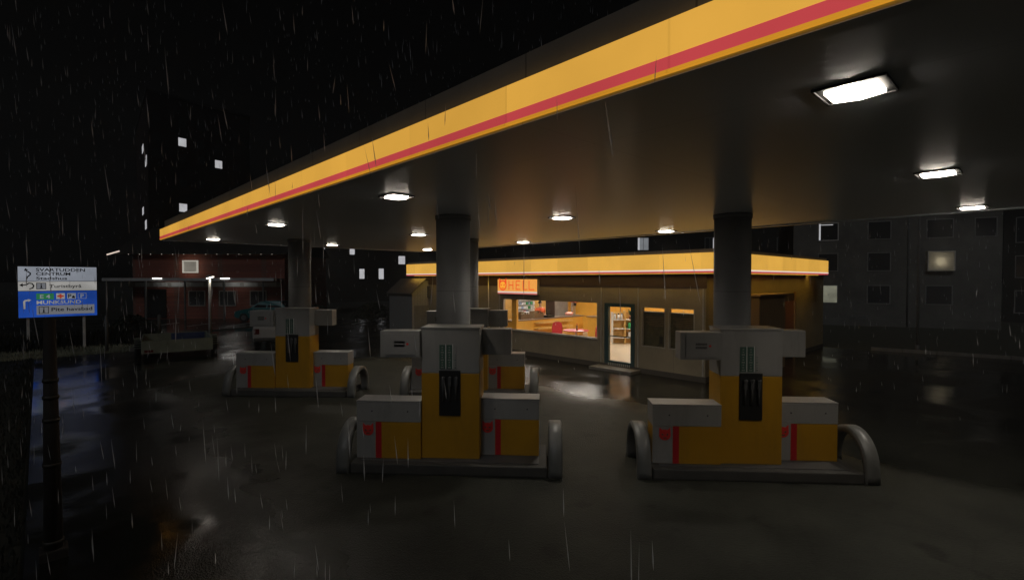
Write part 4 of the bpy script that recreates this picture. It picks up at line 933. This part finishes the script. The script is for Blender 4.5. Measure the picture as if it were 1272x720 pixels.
# ------------------------------------------------------------------ buildings
def face_part(name, P, ang, root, mb):
    return mb.build(name, root, Vector((P[0], P[1], 0))-Vector(root.location), ang)
def wall_prism(pts, z0, z1, m, root, name='wall'):
    b = MB(); b.prism([(p[0]-root.location.x, p[1]-root.location.y) for p in pts], z0, z1, M[m]); return b.build(name, root)
def win(root, P, ang, s0, s1, z0, z1, frame, pane, depth=.06, fw=.06, bars=True):
    b = MB(); b.box(s0, s0+fw, -depth, -.002, z0, z1, M[frame]); b.box(s1-fw, s1, -depth, -.002, z0, z1, M[frame]); b.box(s0+fw, s1-fw, -depth, -.002, z1-fw, z1, M[frame]); b.box(s0+fw, s1-fw, -depth, -.002, z0, z0+fw, M[frame])
    if bars: b.box((s0+s1)/2-.02, (s0+s1)/2+.02, -depth+.01, -.002, z0+fw, z1-fw, M[frame])
    f = face_part('window', P, ang, root, b)
    b = MB()
    if bars: b.box(s0+fw, (s0+s1)/2-.02, -.03, -.003, z0+fw, z1-fw, M[pane]); b.box((s0+s1)/2+.02, s1-fw, -.03, -.003, z0+fw, z1-fw, M[pane])
    else: b.box(s0+fw, s1-fw, -.03, -.003, z0+fw, z1-fw, M[pane])
    b.build('pane', f)
    return f
def simple_win(root, P, ang, s0, s1, z0, z1, m):
    b = MB(); b.box(s0, s1, -.05, -.002, z0, z1, M[m]); return face_part('window', P, ang, root, b)

# tall tower block
P, ang = (11.57, 88.03), R(11.98)
t = thing('tower_block', 'tall dark tower block with a few lit windows, left of the canopy corner', 'tower block', (P[0], P[1], 0))
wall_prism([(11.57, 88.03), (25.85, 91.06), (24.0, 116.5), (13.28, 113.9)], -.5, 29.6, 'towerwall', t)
b = MB(); b.prism([(-.15, -.15), (14.45, 2.9), (12.6, 28.7), (1.55, 26.1)], 29.6, 29.95, M['roofdark']); b.build('roof', t)
lit = {(1, 8), (3, 7), (1, 5)}
for c, s in enumerate((.6, 3.93, 6.5, 9.08, 11.9)):
    for r in range(10):
        z = -0.85+2.98*r + (0 if r < 6 else -.35)
        if r == 0: continue
        z = {8: 22.72, 7: 20.39, 5: 12.95}.get(r, z)
        simple_win(t, P, ang, s, s+1.05, z, z+1.2, 'litwin' if (c, r) in lit else 'darkpane')
Pl, angl = (13.28, 113.9), R(-93.78)
for s0, s1, z0, z1 in ((15.1, 17.6, 22.78, 23.87), (21.2, 23.8, 19.62, 20.99), (13.6, 16.2, 13.16, 14.28), (19.2, 21.9, 10.42, 11.73)): simple_win(t, Pl, angl, s0, s1, z0, z1, 'litwin')
# apartment block behind the forecourt
P, ang = (22.17, 61.55), R(-12.52)
t = thing('apartment_block', 'dark apartment block with scattered white windows behind the pumps', 'apartment block', (P[0], P[1], 0))
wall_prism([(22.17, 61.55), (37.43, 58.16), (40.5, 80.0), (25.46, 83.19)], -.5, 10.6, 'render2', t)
b = MB(); b.prism([(-.2, -.2), (15.45, -3.6), (18.5, 18.6), (3.1, 21.9)], 10.6, 10.9, M['roofdark']); b.build('roof', t)
for s0, s1, z0, z1 in ((2.99, 3.56, 5.66, 6.75), (6.55, 7.15, 5.95, 6.66), (1.72, 2.28, 3.04, 3.73), (7.74, 8.35, 2.9, 4.14), (10.21, 10.84, 2.85, 4.21), (12.85, 13.73, 4.83, 5.9)): simple_win(t, P, ang, s0, s1, z0, z1, 'litwin')
for s0, z0 in ((5.0, 3.0), (9.0, 5.7), (11.0, 5.7), (13.2, 2.95), (4.8, 5.7), (3.3, 2.95)): simple_win(t, P, ang, s0, s0+.65, z0, z0+1.1, 'darkpane')
Pl, angl = (25.46, 83.19), R(-98.64)
for s0, s1, z0, z1 in ((10.34, 11.84, 5.72, 6.93), (5.22, 6.58, 4.5, 5.32), (8.45, 9.71, 3.2, 3.65)): simple_win(t, Pl, angl, s0, s1, z0, z1, 'litwin')
# block far behind the shop
P, ang = (41.43, 43.4), R(-43.29)
t = thing('apartment_block', 'dark flats seen over the shop roof with bright curtain edges', 'apartment block', (P[0], P[1], 0))
e = Vector((math.cos(ang), math.sin(ang), 0)); q = Vector((-e.y, e.x, 0)); P0 = Vector((P[0], P[1], 0))
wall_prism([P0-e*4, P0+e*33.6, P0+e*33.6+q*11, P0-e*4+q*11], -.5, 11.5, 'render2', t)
for r in range(4):
    for c in range(10):
        s = -1.5+c*3.45; z = .9+r*2.72
        if abs(s-15) < 1.2 and r == 2: continue
        if abs(s-23.4) < 1.2 and r == 2: continue
        if abs(s-31.9) < 1.9 and r == 2: continue
        simple_win(t, P, ang, s, s+1.4, z, z+1.35, 'darkpane')
for s0, s1, m in ((14.6, 15.94, 'curtain'), (22.6, 23.82, 'darkpane'), (31.2, 32.2, 'darkpane')):
    f = win(t, P, ang, s0, s1, 6.25, 7.8, 'winframe', m, .08)
    b = MB(); x = s0+.02 if m == 'curtain' else s1-.25; b.box(x, x+.20, -.10, -.082, 6.3, 7.75, M['litwin']); b.build('curtain_edge', f)
# near apartment block on the right (two storeys of windows above a blank base)
P, ang = (34.96, 11.0), R(-65.93)
t = thing('apartment_block', 'grey rendered block on the right with one brightly lit window', 'apartment block', (P[0], P[1], 0))
e = Vector((math.cos(ang), math.sin(ang), 0)); q = Vector((-e.y, e.x, 0)); P0 = Vector((P[0], P[1], 0))
wall_prism([P0, P0+e*10.25, P0+e*10.25+q*9, P0+q*9], -.3, 9.7, 'render1', t)
b = MB(); b.prism([tuple((P0-e*.2-q*.2-P0)[:2]), tuple((e*10.45-q*.2)[:2]), tuple((e*10.45+q*9.2)[:2]), tuple((-e*.2+q*9.2)[:2])], 9.7, 9.95, M['roofdark']); b.build('roof', t)
b = MB(); b.box(0, 10.25, -.03, -.002, -.05, .45, M['render1']); face_part('plinth', P, ang, t, b)
rows = ((1.33, 2.46), (3.30, 4.43), (5.2, 6.3), (7.1, 8.2)); cols_ = ((1.35, 2.44), (3.94, 5.12), (6.80, 8.07), (9.0, 10.0))
for r, (z0, z1) in enumerate(rows):
    for c, (s0, s1) in enumerate(cols_):
        pane = 'darkpane'; fr_ = 'winframe'
        if (r, c) == (1, 3) or (r, c) == (0, 3): continue
        if (r, c) == (1, 2): pane = 'litblind'; fr_ = 'whiteframe'
        if (r, c) == (0, 0): pane = 'warmwin'
        if (r, c) == (3, 3): pane = 'lampwin'
        if (r, c) == (2, 0): fr_ = 'whiteframe'
        if (r, c) == (1, 2):
            b = MB(); dd = .34
            b.box(s0, s0+.045, -dd, -.002, z0, z1, M['whiteframe']); b.box(s1-.045, s1, -dd, -.002, z0, z1, M['whiteframe']); b.box(s0+.045, s1-.045, -dd, -.002, z1-.045, z1, M['whiteframe']); b.box(s0+.045, s1-.045, -dd, -.002, z0, z0+.045, M['whiteframe'])
            f = face_part('window', P, ang, t, b)
            b = MB(); b.box(s0+.046, s1-.046, -dd+.05, -dd+.055, z0+.046, z1-.046, M['blindcloth'])
            for k in range(10): b.box(s0+.05, s1-.05, -dd+.036, -dd+.042, z0+.07+k*.103, z0+.082+k*.103, M['winframe'])
            b.build('blind', f)
            b = MB(); bmesh.ops.create_uvsphere(b.bm, u_segments=14, v_segments=8, radius=.035)
            for v_ in b.bm.verts: v_.co += Vector(((s0+s1)/2, -.11, (z0+z1)/2-.02))
            b.mi(M['bulb']); b.build('lamp', f)
            continue
        f = win(t, P, ang, s0, s1, z0, z1, fr_, pane, .05, .045, bars=False)
        if (r, c) == (2, 0):
            b = MB(); b.box(s0+.05, s0+.13, -.045, -.031, z0+.05, z1-.05, M['litwin'])
            b.box(s0+.14, s1-.3, -.040, -.031, z1-.14, z1-.10, M['litwin']); b.build('curtain_edge', f)
b = MB(); b.cyl((5.95, -.06, 0), .045, .045, 9.6, M['galvd'], 8); face_part('downpipe', P, ang, t, b)
b = MB(); b.box(3.0, 3.9, -.06, -.002, .35, .60, M['galvd']); face_part('vent_grille', P, ang, t, b)
# darker block at the right edge
P, ang = (46.42, 1.9), R(-88.4)
t = thing('apartment_block', 'nearly black block at the right edge of the picture with faint window outlines', 'apartment block', (P[0], P[1], 0))
e = Vector((math.cos(ang), math.sin(ang), 0)); q = Vector((-e.y, e.x, 0)); P0 = Vector((P[0], P[1], 0))
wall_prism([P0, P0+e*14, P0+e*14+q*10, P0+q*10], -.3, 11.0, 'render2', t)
for c in range(5):
    for z0, z1 in ((.6, 2.1), (2.9, 4.36), (5.18, 6.85), (7.6, 9.2)):
        win(t, P, ang, .55+c*2.7, 1.6+c*2.7, z0, z1, 'winframe', 'darkpane', .05, .05)

# brick house with porch
P, ang = (4.90, 44.85), R(-43.32)
t = thing('brick_house', 'red brick house with a lit square window and a pale porch roof', 'house', (P[0], P[1], 0))
e = Vector((math.cos(ang), math.sin(ang), 0)); q = Vector((-e.y, e.x, 0)); P0 = Vector((P[0], P[1], 0))
wall_prism([P0, P0+e*10.9, P0+e*10.9+q*8, P0+q*8], -.3, 4.62, 'redbrick', t)
b = MB(); v0 = [(-1.4, -.45, 4.60), (11.2, -.45, 4.60), (11.2, 8.4, 4.60), (-1.4, 8.4, 4.60), (-1.4, 4, 6.9), (11.2, 4, 6.9)]
vv = [b.bm.verts.new(p) for p in v0]
for f in ((0, 1, 5, 4), (2, 3, 4, 5), (0, 4, 3), (1, 2, 5), (0, 3, 2, 1)): b.bm.faces.new([vv[i] for i in f]).material_index = b.mi(M['roofdark'])
rf = face_part('roof', P, ang, t, b)
b = MB(); b.tube([(-1.42, -.5, 4.55), (-.55, -.5, 4.80)], .05, M['lb_white'], 6); b.build('gable_trim', rf)  # trim glows by its own emission to look bright, though no lamp
for k in range(14):
    b = MB(); bmesh.ops.create_uvsphere(b.bm, u_segments=8, v_segments=6, radius=.024)
    for v_ in b.bm.verts: v_.co += Vector((.1+k*.78, -.5, 4.58))
    b.mi(M['fairy']); b.build('eave_bulb', rf)
f = win(t, P, ang, 3.62, 4.72, 3.27, 4.17, 'lamprim', 'lampwin', .10, .09, bars=False)
pl = bpy.data.lights.new('added_brick_wash', 'AREA'); pl.shape = 'RECTANGLE'; pl.size = .9; pl.size_y = .7; pl.energy = 4.5; pl.color = (1, .85, .66)
po = bpy.data.objects.new('added_brick_wash', pl); col.objects.link(po); po.parent = f; po.location = (4.17, -.7, 3.72); po.rotation_euler = (R(90), 0, 0)  # unseen area light added in front, aimed back at the brick wall
b = MB(); b.box(-.95, 10.85, -1.5, -.003, 2.78, 2.86, M['porch']); b.box(-.95, 10.85, -1.56, -1.502, 2.70, 2.90, M['porch']); pr = face_part('porch_roof', P, ang, t, b)
for x in (2.55, 7.2):
    b = MB(); b.box(x, x+.62, -1.60, -1.561, 2.85, 2.905, M['strip']); b.box(x-.4, x+1.0, -.75, -.65, 2.72, 2.775, M['strip']); b.build('tube_lamp_with_fill', pr)  # short tube at the roof edge; longer one beneath added to brighten the porch
for x in (-.8, 1.9, 4.6, 7.3, 10.0):
    b = MB(); b.box(x, x+.09, -1.45, -1.36, 0, 2.779, M['galvd']); b.build('post', pr)
b = MB(); b.box(-.3, 10.6, -.04, -.003, 2.26, 2.62, M['greyframe'])
for x in range(8): b.box(.2+x*1.3, 1.2+x*1.3, -.05, -.0405, 2.32, 2.56, M['porch'])
face_part('fanlight_band', P, ang, t, b)
b = MB(); b.box(.84, 2.4, -.06, -.003, .05, 2.1, M['black']); face_part('door', P, ang, t, b)
for s0 in (4.0, 6.2, 8.4): win(t, P, ang, s0, s0+1.2, .9, 2.0, 'greyframe', 'darkpane', .06, .06)

# dark shrubs beside the road and a hedge behind the forecourt
def shrub(c, r, h, n, label, name='shrub'):
    t = thing(name, label, 'shrub', c)
    b = MB()
    for i in range(n):
        a = random.uniform(0, 6.28); rr = r*random.random()**.5; z = h*random.random(); rr *= (1.05-(z/h)**2*.75)
        p = Vector((math.cos(a)*rr, math.sin(a)*rr, z+.05)); s_ = random.uniform(.05, .11); d1 = Vector((random.gauss(0, 1), random.gauss(0, 1), random.gauss(0, 1))).normalized(); d2 = d1.orthogonal().normalized()
        b.face([p-d1*s_, p+d2*s_*.5, p+d1*s_, p-d2*s_*.5], M['bushleaf'])
    b.build('foliage', t)
    b = MB()
    for i in range(6):
        a = i*1.05; b.tube([(0, 0, 0), (math.cos(a)*r*.3, math.sin(a)*r*.3, h*.5), (math.cos(a)*r*.5, math.sin(a)*r*.5, h*.85)], .018, M['post'], 6)
    b.build('stem', t)
    return t
for i, (x, y, r, h, lab) in enumerate(((-4.2, 29.5, 1.5, 1.5, 'dark shrub left of the road sign, against the black night'), (3.3, 31.0, 1.1, 1.0, 'dark shrub between the grey posts behind the trailer'), (13.3, 33.0, 1.3, 1.1, 'dark round shrub in the shadow left of the grey shed'), (16.3, 31.0, 1.5, 1.2, 'broad dark shrub right of the round one, before the white-windowed block'))):
    shrub((x, y, -.03), r, h, 1300, lab)

# ------------------------------------------------------------------ rain
b = MB(); k = b.mi(M['rain']); cnt = 0
def free(x, y, z):
    if 2.2 < x < 10.9 and -2.5 < y < 16.7 and z < 4.5: return False
    if 12.3 < x < 24 and 5.4 < y < 21 and z < 3.7: return False
    return True
fwd = Vector((math.sin(R(43.3)), math.cos(R(43.3)), 0)); rgt = Vector((fwd.y, -fwd.x, 0))
tries = 0
while cnt < 3900 and tries < 60000:
    tries += 1
    d = 2.2+random.random()**0.9*30; u = random.uniform(-1.15, 1.15)*d; z = 2.8+random.uniform(-.66, .66)*d
    if z < 0.05 or z > 17: continue
    p = fwd*d+rgt*u
    if not free(p.x, p.y, z): continue
    ln = random.uniform(.08, .21)*(1.0 if random.random() < .8 else 1.6); r = random.uniform(.0014, .0028)*(1+d*.11)
    sl_ = random.gauss(.05, .07); dx = rgt*(-sl_*ln)
    top = Vector((p.x, p.y, z+ln/2)) + dx*.5; bot = Vector((p.x, p.y, z-ln/2)) - dx*.5; mid = top.lerp(bot, .7)
    rr = [mid+rgt*r, mid+fwd*r, mid-rgt*r, mid-fwd*r]
    V = [b.bm.verts.new(q_) for q_ in (top, *rr, bot)]
    for i in range(4):
        f1 = b.bm.faces.new((V[0], V[1+i], V[1+(i+1) % 4])); f2 = b.bm.faces.new((V[5], V[1+(i+1) % 4], V[1+i])); f1.material_index = f2.material_index = k
    cnt += 1
tag(b.build('rain'), 'falling rain in front of the black night sky', 'rain', kind='stuff')

# ------------------------------------------------------------------ render settings
scene.view_settings.view_transform = 'Standard'; scene.view_settings.look = 'None'; scene.view_settings.gamma = 1.0; scene.view_settings.exposure = 0.0
scene.view_settings.use_curve_mapping = False
scene.render.engine = 'CYCLES'
cy = scene.cycles
cy.use_denoising = True
try: cy.denoiser = 'OPENIMAGEDENOISE'
except Exception: pass
cy.max_bounces = 7; cy.diffuse_bounces = 4; cy.glossy_bounces = 4; cy.transparent_max_bounces = 12; cy.volume_bounces = 0; cy.transmission_bounces = 4
cy.sample_clamp_indirect = 3.0; cy.caustics_reflective = True; cy.caustics_refractive = False
cy.use_light_tree = True
